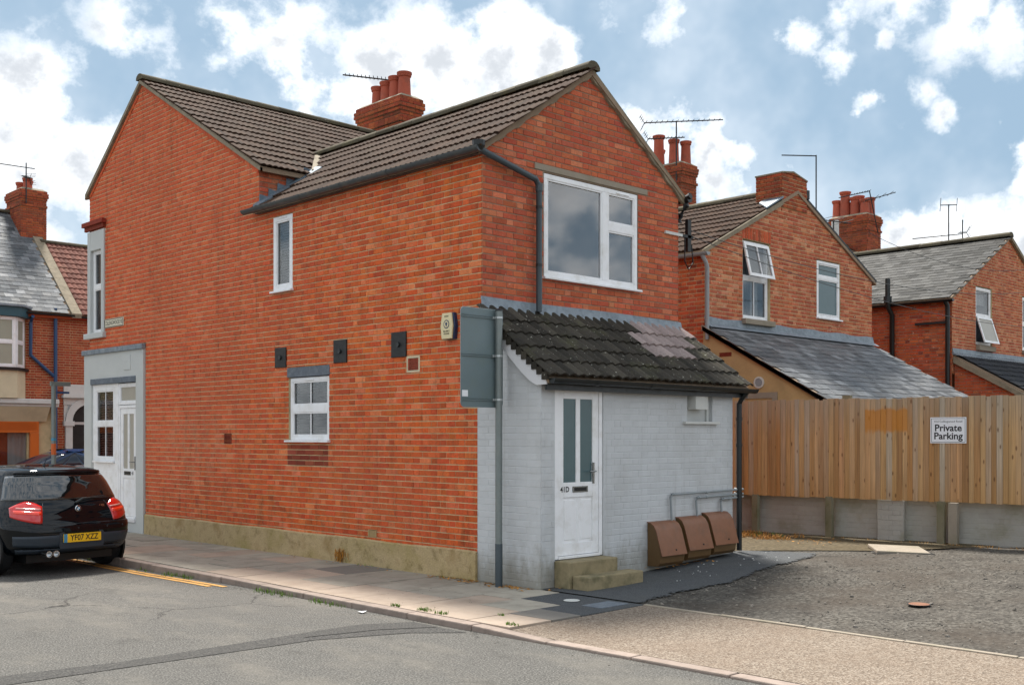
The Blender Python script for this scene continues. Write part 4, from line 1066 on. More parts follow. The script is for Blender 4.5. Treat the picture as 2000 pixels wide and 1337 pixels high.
def panel_door(parent, F, u0, u1, z0, z1, dep, handle_u, num=None, numu=None, glass='frost', flip=1):
    """White door with two tall obscure lights over two panels: frame, leaf, glass, letterbox, handle."""
    fr = MB(); fw = .055
    F.box(fr, u0, u0 + fw, z0, z1, dep - .07, dep); F.box(fr, u1 - fw, u1, z0, z1, dep - .07, dep); F.box(fr, u0 + fw, u1 - fw, z1 - fw, z1, dep - .07, dep); F.box(fr, u0 + fw, u1 - fw, z0, z0 + .03, dep - .07, dep + .02)
    do = fr.build('door', 'upvc', parent, bevel=.004)
    a, b, c_, d = u0 + fw + .004, u1 - fw - .004, z0 + .034, z1 - fw - .004
    H = d - c_; zr = c_ + H * .44; zt = d - .10; st = .10; mid = (a + b) / 2; mw = .035; lf = MB(); D0, D1 = dep - .06, dep - .012
    F.box(lf, a, a + st, c_, d, D0, D1); F.box(lf, b - st, b, c_, d, D0, D1); F.box(lf, a + st, b - st, zt, d, D0, D1); F.box(lf, a + st, b - st, zr - .17, zr, D0, D1)
    F.box(lf, a + st, b - st, c_, c_ + .14, D0, D1); F.box(lf, mid - mw, mid + mw, zr, zt, D0, D1); F.box(lf, mid - mw * .3, mid + mw * .3, c_ + .14, zr - .17, D0, D1 - .004)
    F.box(lf, a + st, b - st, c_ + .14, zr - .17, D0, D1 - .012)
    lo = lf.build('leaf', 'upvc', do, bevel=.004)
    for (g0, g1) in ((a + st, mid - mw), (mid + mw, b - st)):
        g = MB(); F.box(g, g0, g1, zr, zt, D0 + .01, D1 - .014); g.build('glass_light', glass, do)
        p = MB(); F.box(p, g0 + .02, g1 - .02, c_ + .17, zr - .20, D0, D1 - .006); p.build('panel', 'upvc', do, bevel=.006)
    lb = MB(); F.box(lb, mid - .13 + .03, mid + .13 + .03, zr - .115, zr - .045, D1, D1 + .008); lb.build('letterbox', 'steel', do, bevel=.003)
    lb = MB(); F.box(lb, mid - .10 + .03, mid + .10 + .03, zr - .100, zr - .060, D1 + .008, D1 + .014); lb.build('letter_flap', 'black', do)
    hd = MB(); hu = handle_u; F.box(hd, hu - .016, hu + .016, zr - .02, zr + .22, D1, D1 + .010)
    hd.tube([F.p(hu, zr + .12, D1 + .01), F.p(hu, zr + .12, D1 + .05), F.p(hu - flip * .11, zr + .12, D1 + .05)], .009, 8); hd.build('handle', 'steel', do)
    if num: text(num, .085, 'text_black', F, numu, zr - .08, D1 + .001, do, 'number', bold=.002)
    return do
dr = panel_door(shop, S, 8.92, 9.66, .24, 2.24, -.002, 9.02, '41', 9.12, glass='frost_grey', flip=-1)
window(shop, S, 8.92, 9.66, 2.25, 2.63, dep=-.002, fw=.05, glass='frost_grey', sill=False, room=None)
mb = MB(); S.box(mb, 8.90, 9.68, .18, .24, -.05, .06); mb.build('threshold', 'white_board', dr, bevel=.004)
# fittings on the side wall
for (a, b, c_, d) in ((4.15, 4.44, 2.68, 2.97), (2.67, 2.97, 2.68, 2.99), (1.40, 1.70, 2.69, 3.01)):
    mb = MB(); S.box(mb, a, b, c_, d, 0, .018); v = mb.build('vent_cover', 'black', B1, bevel=.004)
    mb = MB(); mb.lathe(S.p((a + b) / 2, (c_ + d) / 2, .018), [(.035, 0), (.03, .02)], 12, axis=(-1, 0, 0)); mb.build('boss', 'black_plastic', v)
for (a, b, c_, d, m) in ((1.165, 1.375, 2.515, 2.665, 'terracotta'), (5.705, 5.915, 1.575, 1.725, 'brick_dark'), (2.03, 2.21, .38, .465, 'render_ochre')):
    mb = MB(); S.box(mb, a, b, c_, d, -.04, -.02); n = 6
    for i in range(n):
        zz = c_ + (d - c_) * (i + .5) / n; S.box(mb, a, b, zz - .006, zz + .004, -.02, .0)
    S.box(mb, a, a + .015, c_, d, -.02, .003); S.box(mb, b - .015, b, c_, d, -.02, .003); mb.build('air_brick', m, B1)
mb = MB()
for (a, b, c_, d) in ((1.14, 1.165, 2.49, 2.69), (1.375, 1.40, 2.49, 2.69), (1.165, 1.375, 2.49, 2.513), (1.165, 1.375, 2.667, 2.69)): S.box(mb, a, b, c_, d, -.01, .005)
mb.build('patch_mortar', 'cream', B1)
# ----- lean-to
LT = FX(0); pyl = [(-.96, -.1), (.085, -.1), (.085, 3.0), (.0, 3.08), (-.96, 2.38)]
lw = wall_mesh(LT, [pyl], [], d=-.003).build('porch_side_wall', 'paint_brick', B1, recalc=False)
bond(LT, -.96 + .009, .083, -.075, 3.08, pnt, lw, 'paint_brick', polys=pyl, pre='_p', jit=.0008)
LF = FY(-.96); HF = [(.22, 1.04, .30, 2.28), (2.66, 3.20, 1.88, 2.24)]
pyf = [(0, -.1), (3.66, -.1), (3.66, 2.33), (0, 2.33)]
lf_ = wall_mesh(LF, [pyf], HF, d=-.003, reveal=.05).build('porch_front_wall', 'paint_brick', B1, recalc=False)
bond(LF, 0, 3.66, -.075, 2.325, pnt, lf_, 'paint_brick', holes=HF, pre='_p', jit=.0012)
mb = MB(); LF.box(mb, 2.66, 3.20, 1.88, 2.24, -.06, -.045); LF.box(mb, 3.10, 3.14, 1.88, 2.24, -.045, -.02); mb.build('blocked_window', 'render_grey', lf_)
mb = MB(); LF.box(mb, 2.56, 3.30, 1.845, 1.88, -.05, .05); mb.build('window_sill', 'white_paint', lf_, bevel=.004)
mb = MB(); LF.box(mb, 2.72, 2.98, 2.03, 2.235, -.05, .09); mb.build('extract_vent', 'white_paint', lf_, bevel=.006)
MB().box((3.60, -.95, -.1), (3.655, 0, 2.4)).build('porch_end_wall', 'paint_brick', B1)
panel_door(B1, LF, .225, 1.035, .31, 2.275, -.012, .885, '41D', .405)
st = MB().box((.20, -1.20, -.1), (1.02, -.962, .305)).build('door_step', 'concrete_step', B1, bevel=.015)
MB().box((.24, -1.43, -.1), (1.20, -1.203, .155)).build('lower_step', 'concrete_step', st, bevel=.015)
th3 = math.atan(.737); c3, s3 = math.cos(th3), math.sin(th3)
lr = MB().prism([(-.055, -1.12, 2.335), (-.055, .0, 3.16), (-.055, .0, 3.09), (-.055, -1.12, 2.27)], (3.85, 0, 0)).build('porch_roof', 'mortar_dark', B1)
lt = Pieces('porch_tile', 'porch_tiles')
def mf(a, b, r):
    x = a - .09
    return 'tile_new' if (r == 4 and 2.55 < x < 3.72) or (r == 3 and 2.35 < x < 3.55) or (r == 2 and 2.2 < x < 3.2) else 'tile_lean'
L3 = 1.42
roof_field(lt, lr, 'tile_lean', (-.09, -1.16, 2.335), (1, 0, 0), (0, c3, s3), [(0, 0), (3.95, 0), (3.95, L3), (0, L3)], .30, L3 / 5, 'tile_b', mfun=mf, jit=.006)
mb = MB()
for i in range(14):
    y0 = -1.13 + i * .08; mb.box((-.085, y0, 2.34 + (y0 + 1.13) * .737 - .03), (-.045, y0 + .085, 2.34 + (y0 + 1.13) * .737 + .05 + R.uniform(0, .01)))
mb.build('verge_mortar', 'tile_lean', lr)
MB().prism([(-.045, 0.0, 3.14), (-.045, -1.09, 2.345), (-.045, -1.10, 2.26), (-.045, -.95, 2.255), (-.045, -.84, 2.31), (-.045, -.72, 2.40), (-.045, -.39, 2.70), (-.045, 0, 2.94)], (-.022, 0, 0)).build('barge_board', 'white_board', lr)
fl = MB(); n = 26
for i in range(n):
    a, b = -.03 + 3.82 * i / n, -.03 + 3.82 * (i + 1) / n
    wv = lambda x: .012 * math.sin(x * 41.9)
    zt = lambda x: 3.325 - .006 * math.sin(x * 2) - .03 * x / 3.7
    fl.add([(a, -.006, zt(a)), (b, -.006, zt(b)), (b, -.022, 3.215), (a, -.022, 3.215), (b, -.10, 3.135 + wv(b)), (a, -.10, 3.135 + wv(a))], [(0, 3, 2, 1), (3, 5, 4, 2)])
fl.build('lead_flashing', 'lead', lr, recalc=False, smooth=True)
MB().box((-.03, -1.075, 2.20), (3.84, -1.05, 2.335)).build('fascia', 'black_plastic', B1)
half_gutter(B1, (-.04, -1.155, 2.325), (3.90, -1.155, 2.315), 'black_plastic', .058)
d2 = MB().tube([(3.73, -1.14, 2.28), (3.73, -1.06, 2.20), (3.73, -1.015, 2.12), (3.73, -1.015, .17)], .036, 12).build('downpipe', 'black_plastic', B1, smooth=True)
for zz in (1.9, 1.55, .9): MB().lathe((3.73, -1.015, zz), [(.043, 0), (.043, .04)], 12).build('bracket', 'black_plastic', d2)
chimney(B1, 5.1, 5.66, 7.97, 9.45, 7.30, 8.56, 'brick_chim', [(5.38, 8.20, .52, .13), (5.38, 8.50, .50, .125), (5.38, 8.80, .46, .12), (5.38, 9.10, .42, .12)], red)
mb = MB()
for i in range(3): mb.box((5.085, 7.98 + i * .16, 7.55 + i * .08 - .1), (5.097, 8.12 + i * .16, 7.72 + i * .08))
mb.build('chimney_flashing', 'lead', B1)
for i in range(4): MB().box((5.09 + i * .15, 7.955, 7.46), (5.23 + i * .15, 7.968, 7.66 - .03 * i)).build('step_flashing', 'lead_blue', B1)
red.done(B1); tiles.done(B1, roof2); pnt.done(B1); lt.done(B1, lr)
# ------------------------------------------------------------ second house pair
B2 = thing('rear_house', 'brick house pair behind the fence with a flat stub chimney and slate lean-to', 'house', (10.4, 5, 0))
br = Pieces('brick', 'brickwork'); tl = Pieces('roof_tile', 'roof_tiles'); sl = Pieces('slate', 'slates')
G2 = FY(2.2)
HG = [(8.60, 9.52, 3.86, 5.36), (11.22, 12.16, 4.06, 5.27)]
pg = [(7.41, 3.2), (13.51, 3.2), (13.51, 5.12), (10.46, 6.52), (7.41, 5.04)]
wg = wall_mesh(G2, [pg], HG).build('gable_wall', 'mortar', B2, recalc=False)
bond(G2, 7.41, 13.51, 3.2, 6.6, br, wg, 'brick_brown', polys=pg, holes=HG)
pgl = [(7.41, 0.), (13.51, 0.), (13.51, 3.2), (7.41, 3.2)]
X2 = FX(7.41); px = [(2.21, 2.0), (4.9, 2.0), (4.9, 5.0), (2.21, 5.0)]
wx = wall_mesh(X2, [px], []).build('side_wall', 'mortar', B2, recalc=False)
bond(X2, 2.213, 4.9, 2.0, 5.0, br, wx, 'brick_orange', polys=px)
MB().box((13.36, 2.22, 0), (13.50, 4.9, 5.0)).build('far_wall', 'brick_brown', B2)
k2 = (6.52 - 5.04) / 3.05; t2 = math.atan(k2); cc, ss = math.cos(t2), math.sin(t2)
r2 = MB().prism([(7.29, 2.16, 4.985), (10.46, 2.16, 6.53), (13.63, 2.16, 5.03), (13.63, 2.16, 4.96), (10.46, 2.16, 6.46), (7.29, 2.16, 4.92)], (0, 4.6, 0)).build('wing_roof', 'mortar_dark', B2)
LL = 3.19 / cc
roof_field(tl, r2, 'tile_main', (7.27, 6.7, 4.98), (0, -1, 0), (cc, 0, ss), [(0, 0), (4.55, 0), (4.55, LL), (0, LL)], .30, LL / 10, 'tile')
ridge_run(r2, (10.46, 2.9, 6.55), (10.46, 6.7, 6.55))
mb = MB(); mb.prism([(7.33, 2.155, 4.93), (7.33, 2.155, 5.01), (9.90, 2.155, 6.26), (9.90, 2.155, 6.16)], (0, .03, 0)); mb.build('verge_mortar', 'mortar_verge', r2); mb = MB(); mb.prism([(13.64, 2.155, 5.02), (13.64, 2.155, 5.065), (10.82, 2.155, 6.41), (10.82, 2.155, 6.365)], (0, .05, 0)); mb.build('verge_board', 'black', r2)
half_gutter(B2, (7.24, 2.0, 4.93), (7.24, 4.9, 4.94), 'pipe_grey', .06)
MB().tube([(7.22, 2.12, 4.88), (7.30, 2.10, 4.76), (7.34, 2.10, 4.68), (7.34, 2.10, 3.4)], .038, 10).build('downpipe', 'pipe_grey', B2, smooth=True)
# stub chimney growing out of the gable
ch = MB().box((9.92, 2.213, 6.0), (10.80, 2.78, 6.80)).build('stub_chimney', 'mortar', B2)
pc = [(9.25, 5.9), (10.81, 5.9), (10.81, 6.60), (10.45, 6.76), (9.25, 6.66)]
bond(Frame((0, 2.175, 0), (1, 0, 0), (0, -1, 0)), 9.905, 10.815, 6.125, 6.95, br, ch, 'brick_chim', polys=[(9.905, 6.125), (10.815, 6.125), (10.815, 6.76), (10.30, 6.86), (9.905, 6.80)])
MB().box((9.92, 2.183, 6.13), (10.80, 2.22, 6.78)).build('chimney_breast', 'mortar', ch)
bond(FX(9.905), 2.19, 2.78, 6.05, 6.80, br, ch, 'brick_chim')
MB().prism([(9.895, 2.165, 6.79), (10.30, 2.165, 6.85), (10.825, 2.165, 6.75), (10.825, 2.165, 6.775), (10.30, 2.165, 6.88), (9.895, 2.165, 6.82)], (0, .63, 0)).build('capping', 'mortar_verge', ch)
MB().prism([(9.30, 2.14, 6.0), (9.90, 2.14, 6.30), (9.90, 2.60, 6.30), (9.75, 2.60, 6.22)], (0, 0, .03)).build('lead_apron', 'lead_blue', ch)
# left window with its top light open, right window with obscure glass
w_ = window(B2, G2, 8.62, 9.50, 3.88, 5.34, dep=-.05, fw=.05, trans=[(8.67, 9.45, 4.62, 4.70)], panes=[(8.67, 9.45, 3.93, 4.62)], sill=False, bars=[(9.05, 9.07, 3.95, 4.60)], curtain=[(9.12, 9.35, 3.9, 4.7, 'curtain')], room='room_mid')
op = MB(); an = rad(13); hz = 5.31; hh = .66
def O(uu, t, d): return G2.p(uu, hz - t * math.cos(an) - d * 0, -.04 + t * math.sin(an) + d)
def obx(mb, a, b, t0, t1, d0=0., d1=.03): mb.add([O(a, t0, d0), O(b, t0, d0), O(b, t1, d0), O(a, t1, d0), O(a, t0, d1), O(b, t0, d1), O(b, t1, d1), O(a, t1, d1)], [(0, 1, 2, 3), (4, 7, 6, 5), (0, 4, 5, 1), (1, 5, 6, 2), (2, 6, 7, 3), (3, 7, 4, 0)])
for q in ((8.64, 9.48, 0, .06), (8.64, 9.48, hh - .06, hh), (8.64, 8.70, .06, hh - .06), (9.42, 9.48, .06, hh - .06), (9.05, 9.07, .06, hh - .06)): obx(op, *q)
op.build('open_sash', 'upvc', w_); g = MB(); obx(g, 8.70, 9.42, .06, hh - .06, .008, .014); g.build('pane', 'glass', w_)
mb = MB(); G2.box(mb, 8.55, 9.56, 3.77, 3.87, -.05, .10); mb.build('stone_sill', 'concrete', w_, bevel=.01)
for k in range(11): 
    M = Matrix.Translation(G2.p(8.62 + k * .088, 5.47, .004)) @ G2.rot().to_4x4(); br.add('soldier', M, wg, 'brick_orange')
window(B2, G2, 11.24, 12.14, 4.10, 5.25, dep=-.01, fw=.055, trans=[(11.30, 12.08, 4.88, 4.95)], panes=[(11.30, 12.08, 4.95, 5.19), (11.30, 12.08, 4.16, 4.88)], glass='frost', sill_w=.04, room=None)
# lean-to with slates
kk = (3.66 - 2.10) / 2.8; t4 = math.atan(kk); c4, s4 = math.cos(t4), math.sin(t4)
lt2 = MB().prism([(7.30, 2.2, 3.66), (7.30, -.6, 2.10), (7.30, -.6, 2.03), (7.30, 2.2, 3.58)], (6.2, 0, 0)).build('lean_to_roof', 'mortar_dark', B2)
roof_field(sl, lt2, 'slate', (7.25, -.66, 2.07), (1, 0, 0), (0, c4, s4), [(0, 0), (6.28, 0), (6.28, 2.86 / c4), (0, 2.86 / c4)], .25, .20, 'slate', stagger=True, lift=.008)
MB().add([(7.36, 2.2, 0), (7.36, -.52, 0), (7.36, -.52, 2.08), (7.36, 2.2, 3.60)], [(0, 1, 2, 3)]).build('rendered_wall', 'render_ochre', B2)
MB().box((7.38, -.52, 0), (13.4, -.45, 2.05)).build('rendered_front', 'render_ochre', B2)
MB().prism([(7.30, 2.18, 3.56), (7.30, -.62, 2.0), (7.30, -.62, 2.08), (7.30, 2.18, 3.64)], (.07, 0, 0)).build('verge_board', 'black', lt2)
fl = MB(); n = 20
for i in range(n):
    a, b = 7.38 + 6.16 * i / n, 7.38 + 6.16 * (i + 1) / n; j = lambda x: .015 * math.sin(x * 5.3)
    fl.add([(a, 2.192, 3.82 + j(a)), (b, 2.192, 3.82 + j(b)), (b, 2.17, 3.70), (a, 2.17, 3.70), (b, 2.04, 3.625), (a, 2.04, 3.625)], [(0, 3, 2, 1), (3, 5, 4, 2)])
fl.build('lead_flashing', 'lead', lt2, recalc=False)
LW = FX(7.36)
mb = MB(); mb.lathe(LW.p(1.04, 2.60, 0), [(.10, 0), (.10, .02), (.075, .025), (.07, .01)], 20, axis=(-1, 0, 0)); v = mb.build('round_vent', 'white_paint', B2)
MB().lathe(LW.p(1.04, 2.60, .01), [(.065, 0), (.065, .01)], 20, axis=(-1, 0, 0)).build('grille', 'pipe_grey', v)
mb = MB(); LW.box(mb, 1.60, 1.85, 3.08, 3.15, -.02, .008); mb.build('exposed_brick', 'brick_dark', B2)
w5 = window(B2, LW, .78, 1.32, 1.5, 2.33, dep=-.02, fw=.05, sill=False, room=None, glass='frost_grey')
mb = MB()
for (a, b, c_, d) in ((.68, .78, 1.4, 2.43), (1.32, 1.42, 1.4, 2.43), (.78, 1.32, 2.33, 2.43)): LW.box(mb, a, b, c_, d, 0, .015)
mb.build('window_band', 'concrete', w5)
# front range of this pair: only its roof and stack rise into view
MB().box((5.4, 4.92, 0), (14.9, 10.8, 5.7)).build('front_block', 'brick_brown', B2)
r22 = MB().prism([(5.42, 4.80, 5.66), (5.42, 8.72, 7.84), (5.42, 10.98, 6.2), (5.42, 10.98, 6.1), (5.42, 8.72, 7.74), (5.42, 4.80, 5.56)], (9.4, 0, 0)).build('main_roof', 'mortar_dark', B2)
roof_field(tl, r22, 'tile_main', (5.44, 4.78, 5.67), (1, 0, 0), (0, c2, s2), [(0, 0), (9.4, 0), (9.4, L2), (0, L2)], .30, g2, 'tile')
ridge_run(r22, (6.2, 8.72, 7.86), (14.8, 8.72, 7.86), r=.12)
chimney(B2, 14.35, 15.0, 7.95, 9.3, 6.9, 8.80, 'brick_chim', [(14.80, 8.15, .62, .13), (14.55, 8.35, .66, .13), (14.55, 8.85, .86, .14), (14.8, 9.0, .55, .12)], br)
br.done(B2); tl.done(B2, r2); sl.done(B2, lt2)

# ------------------------------------------------------------ third pair
B3 = thing('slate_roof_house', 'brick house beyond the fence end with a grey slate roof and black pipes', 'house', (21, 5, 0))
br = Pieces('brick', 'brickwork'); sl = Pieces('slate', 'slates'); tl = Pieces('roof_tile', 'roof_tiles'); bt = Pieces('black_tile', 'black_tiles')
HG3 = [(18.86, 19.84, 3.98, 5.46), (21.84, 22.9, 3.98, 5.46)]
pg = [(17.5, 3.2), (24.3, 3.2), (24.3, 5.1), (20.9, 6.93), (17.5, 5.1)]
wg = wall_mesh(G2, [pg], HG3).build('gable_wall', 'mortar', B3, recalc=False)
bond(G2, 17.5, 22.6, 3.2, 7, br, wg, 'brick_brown', polys=pg, holes=HG3)
X3 = FX(17.5); px = [(2.21, 1.9), (5.2, 1.9), (5.2, 5.08), (2.21, 5.08)]
wx = wall_mesh(X3, [px], []).build('side_wall', 'mortar_dark', B3, recalc=False)
bond(X3, 2.213, 5.2, 1.9, 5.08, br, wx, 'brick_orange', polys=px)
MB().box((24.15, 2.22, 0), (24.29, 4.9, 5.0)).build('far_wall', 'brick_brown', B3)
k3 = (6.93 - 5.1) / 3.4; t3 = math.atan(k3); cc, ss = math.cos(t3), math.sin(t3)
r3 = MB().prism([(17.36, 2.16, 5.035), (20.9, 2.16, 6.94), (24.44, 2.16, 5.03), (24.44, 2.16, 4.97), (20.9, 2.16, 6.87), (17.36, 2.16, 4.97)], (0, 5.6, 0)).build('wing_roof', 'mortar_dark', B3)
LL = 3.56 / cc
roof_field(sl, r3, 'slate_pale', (17.34, 7.7, 5.03), (0, -1, 0), (cc, 0, ss), [(0, 0), (5.56, 0), (5.56, LL), (0, LL)], .25, .20, 'slate', stagger=True, lift=.008)
ridge_run(r3, (20.9, 2.12, 6.96), (20.9, 7.7, 6.96), L=.6, r=.14)
MB().prism([(24.42, 2.13, 5.0), (24.42, 2.13, 5.07), (20.95, 2.13, 6.96), (20.95, 2.13, 6.86)], (0, .04, 0)).build('verge_mortar', 'mortar_verge', r3)
half_gutter(B3, (17.33, 2.1, 4.99), (17.33, 5.2, 4.99), 'black_plastic', .065)
MB().tube([(17.33, 2.3, 4.95), (17.40, 2.28, 4.85), (17.42, 2.28, 4.7), (17.42, 2.28, 1.2)], .055, 10).build('downpipe', 'black_plastic', B3, smooth=True)
MB().tube([(17.22, 3.72, 5.62), (17.22, 3.72, 5.05), (17.24, 3.72, 4.92), (17.41, 3.70, 4.72), (17.41, 3.70, 2.0)], .062, 10).build('soil_pipe', 'black_plastic', B3, smooth=True)
MB().lathe((17.22, 3.72, 5.04), [(.10, 0), (.10, .14)], 10).build('soil_collar', 'black_plastic', B3)
MB().box((17.40, 2.3, 4.42), (17.46, 3.1, 4.48)).build('pipe_arm', 'black_plastic', B3)
w_ = window(B3, G2, 18.88, 19.82, 4.0, 5.44, dep=-.03, fw=.06, trans=[(18.94, 19.76, 4.68, 4.76)], panes=[(18.94, 19.76, 4.76, 5.38)], sill=False, curtain=[(18.95, 19.75, 5.02, 5.4, 'curtain')], room='room_mid')
op = MB(); hz = 4.70; hh = .70; an = rad(17)
def O(uu, t, d): return G2.p(uu, hz - t * math.cos(an), -.02 + t * math.sin(an) + d)
for q in ((18.90, 19.80, 0, .06), (18.90, 19.80, hh - .06, hh), (18.90, 18.96, .06, hh - .06), (19.74, 19.80, .06, hh - .06)): obx(op, *q)
op.build('open_sash', 'upvc', w_); g = MB(); obx(g, 18.96, 19.74, .06, hh - .06, .008, .014); g.build('pane', 'frost_grey', w_)
mb = MB(); G2.box(mb, 18.86, 19.86, 3.84, 3.97, -.05, .10); mb.build('stone_sill', 'concrete', w_, bevel=.01)
window(B3, G2, 21.86, 22.88, 4.0, 5.44, dep=-.03, fw=.07, trans=[(21.93, 22.81, 4.68, 4.76)], panes=[(21.93, 22.81, 4.76, 5.37), (21.93, 22.81, 4.07, 4.68)], sillm='concrete', sill_h=.1)
lt3 = MB().prism([(17.55, 2.2, 3.66), (17.55, -1.2, 1.75), (17.55, -1.2, 1.68), (17.55, 2.2, 3.58)], (6.6, 0, 0)).build('lean_to_roof', 'mortar_dark', B3)
k5 = 1.91 / 3.4; t5 = math.atan(k5); c5, s5 = math.cos(t5), math.sin(t5)
roof_field(bt, lt3, 'tile_black', (17.60, -.3, 1.77 + .9 * k5), (1, 0, 0), (0, c5, s5), [(0, 0), (5.2, 0), (5.2, 2.5 / c5), (0, 2.5 / c5)], .30, .28, 'tile_b')
pl_ = [(-1.1, 1.2), (2.19, 1.2), (2.19, 3.56), (-1.1, 1.72)]
XL = FX(17.6); wl_ = wall_mesh(XL, [pl_], []).build('lean_to_wall', 'mortar_dark', B3, recalc=False)
bond(XL, -.8, 2.19, 1.5, 3.6, br, wl_, 'brick_orange', polys=pl_)
MB().prism([(17.5, 2.18, 3.60), (17.5, -1.2, 1.70), (17.5, -1.2, 1.60), (17.5, 2.18, 3.46)], (.14, 0, 0)).build('verge_mortar', 'mortar_verge', lt3)
mb = MB(); mb.prism([(17.5, 2.185, 3.82), (17.5, 2.165, 3.70), (17.5, 2.0, 3.64), (17.5, 2.0, 3.62), (17.5, 2.2, 3.66), (17.5, 2.2, 3.82)], (5.5, 0, 0)); mb.build('lead_flashing', 'lead', lt3)
MB().box((15.1, 4.95, 0), (24.8, 10.8, 5.7)).build('front_block', 'brick_brown', B3)
r33 = MB().prism([(15.1, 4.80, 5.66), (15.1, 8.72, 7.84), (15.1, 10.98, 6.2), (15.1, 10.98, 6.1), (15.1, 8.72, 7.74), (15.1, 4.80, 5.56)], (10, 0, 0)).build('main_roof', 'mortar_dark', B3)
roof_field(tl, r33, 'tile_main', (15.6, 5.4, 5.67 + .62 * .555), (1, 0, 0), (0, c2, s2), [(0, 0), (9.4, 0), (9.4, 3.32 / c2), (0, 3.32 / c2)], .30, g2, 'tile')
ridge_run(r33, (15.1, 8.72, 7.87), (24.9, 8.72, 7.87), r=.12)
chimney(B3, 24.2, 25.1, 7.95, 9.3, 7.0, 8.86, 'brick_chim', [(24.5, 8.2, .50, .15), (24.5, 8.55, .62, .15), (24.5, 8.9, .85, .16), (24.5, 9.2, .6, .14), (24.85, 8.2, .6, .15), (24.85, 8.6, .72, .16), (24.85, 9.0, .55, .14)], br)
fl = MB(); fl.prism([(23.6, 7.60, 7.32), (25.2, 7.60, 7.30), (25.2, 7.94, 7.55), (24.1, 7.94, 7.62)], (0, -.02, .04)); fl.build('lead_apron', 'lead', r33)
MB().lathe((18.7, 6.0, 6.7), [(.10, 0), (.10, .9)], 12).build('flue', 'white_paint', B3)
br.done(B3); tl.done(B3, r33); sl.done(B3, r3); bt.done(B3, lt3)
B5 = thing('terrace_house', 'terrace house beyond the slate roof showing only its ridge and chimney pots', 'house', (30, 8, 0))
MB().box((24.9, 5.0, 0), (40, 10.8, 5.7)).build('wall', 'brick_brown', B5)
r5 = MB().prism([(24.9, 4.80, 5.66), (24.9, 8.72, 7.84), (24.9, 10.98, 6.2), (24.9, 10.98, 6.1), (24.9, 8.72, 7.74), (24.9, 4.80, 5.56)], (15, 0, 0)).build('roof', 'tile_main', B5)
br = Pieces('brick', 'brickwork', 40)
chimney(B5, 34.9, 35.7, 7.9, 9.5, 7.2, 8.85, 'brick_chim', [(35.2, 8.1 + .33 * i, .42 + .07 * (i % 2), .15) for i in range(5)], br)
br.done(B5)

# ------------------------------------------------------------ houses over the front street
B4 = thing('slate_shop_house', 'shop house across the front street with pale slate roof and orange shop front', 'house', (0, 25, 0))
YF = 22.8; F4 = FY(YF)
s4p = Pieces('slate', 'slates'); br = Pieces('brick', 'brickwork')
h4 = [(-6, 3.25, .05, 2.5), (-.4, 3.2, 3.55, 5.3)]
p4 = [(-8, 0.05), (4.5, .05), (4.5, 5.42), (-8, 5.42)]
w4 = wall_mesh(F4, [p4], h4).build('front_wall', 'mortar', B4, recalc=False)
bond(F4, 1.6, 4.5, 2.6, 5.42, br, w4, 'brick_far', holes=h4 + [(-8, 3.2, 2.4, 5.5)])
bond(F4, 3.25, 4.5, .05, 2.6, br, w4, 'brick_far', holes=[(3.25, 3.95, .05, 2.6)])
MB().box((-8, 22.95, 0), (4.5, 30, 5.3)).build('core', 'brick_far', B4)
kq = .88; tq = math.atan(kq); cq, sq = math.cos(tq), math.sin(tq)
r4 = MB().prism([(-8, 22.6, 5.28), (-8, 26.5, 8.72), (-8, 30, 5.7), (-8, 30, 5.5), (-8, 26.5, 8.6), (-8, 22.6, 5.18)], (12.55, 0, 0)).build('roof', 'mortar_dark', B4)
roof_field(s4p, r4, 'slate_shiny', (.6, 22.56, 5.25), (1, 0, 0), (0, cq, sq), [(0, 0), (3.92, 0), (3.92, 3.95 / cq), (0, 3.95 / cq)], .25, .20, 'slate', stagger=True, lift=.008)
ridge_run(r4, (.6, 26.5, 8.74), (4.5, 26.5, 8.74), r=.12)
# canted bay
def quadbox(mb, pts, z0, z1): mb.prism([(x, y, z0) for x, y in pts], (0, 0, z1 - z0))
bay = MB(); bp = [(-.4, 22.8), (-.1, 22.25), (2.78, 22.25), (3.2, 22.8)]
quadbox(bay, bp, 2.75, 3.52); bo = bay.build('bay', 'cream', B4)
mb = MB(); quadbox(mb, [(-.5, 22.8), (-.15, 22.17), (2.83, 22.17), (3.3, 22.8)], 3.52, 3.60); mb.build('bay_sill', 'black', bo)
mb = MB(); quadbox(mb, [(-.5, 22.8), (-.15, 22.15), (2.86, 22.15), (3.36, 22.8)], 5.03, 5.30); mb.build('bay_cornice', 'teal_paint', bo)
mb = MB(); quadbox(mb, [(-.55, 22.8), (-.2, 22.08), (2.92, 22.08), (3.46, 22.8)], 5.30, 5.36); mb.build('bay_roof', 'lead', bo)
FB = Frame((0, 22.25, 0), (1, 0, 0), (0, -1, 0))
window(bo, FB, 2.0, 2.74, 3.61, 5.02, dep=-.01, fw=.07, trans=[(2.07, 2.67, 4.28, 4.36)], panes=[(2.07, 2.67, 4.36, 4.95), (2.07, 2.67, 3.68, 4.28)], sill=False, room=None, glass='blind_pane')
window(bo, FB, .9, 1.98, 3.61, 5.02, dep=-.01, fw=.07, trans=[(.97, 1.91, 4.28, 4.36)], panes=[(.97, 1.91, 4.36, 4.95), (.97, 1.91, 3.68, 4.28)], sill=False, room=None, glass='blind_pane')
dv = Vector((.42, .55, 0)); FC = Frame((2.78, 22.25, 0), dv, (dv.y, -dv.x, 0))
window(bo, FC, .03, .67, 3.61, 5.02, dep=-.01, fw=.07, trans=[(.10, .60, 4.28, 4.36)], panes=[(.10, .60, 4.36, 4.95), (.10, .60, 3.68, 4.28)], sill=False, room=None, glass='blind_pane')
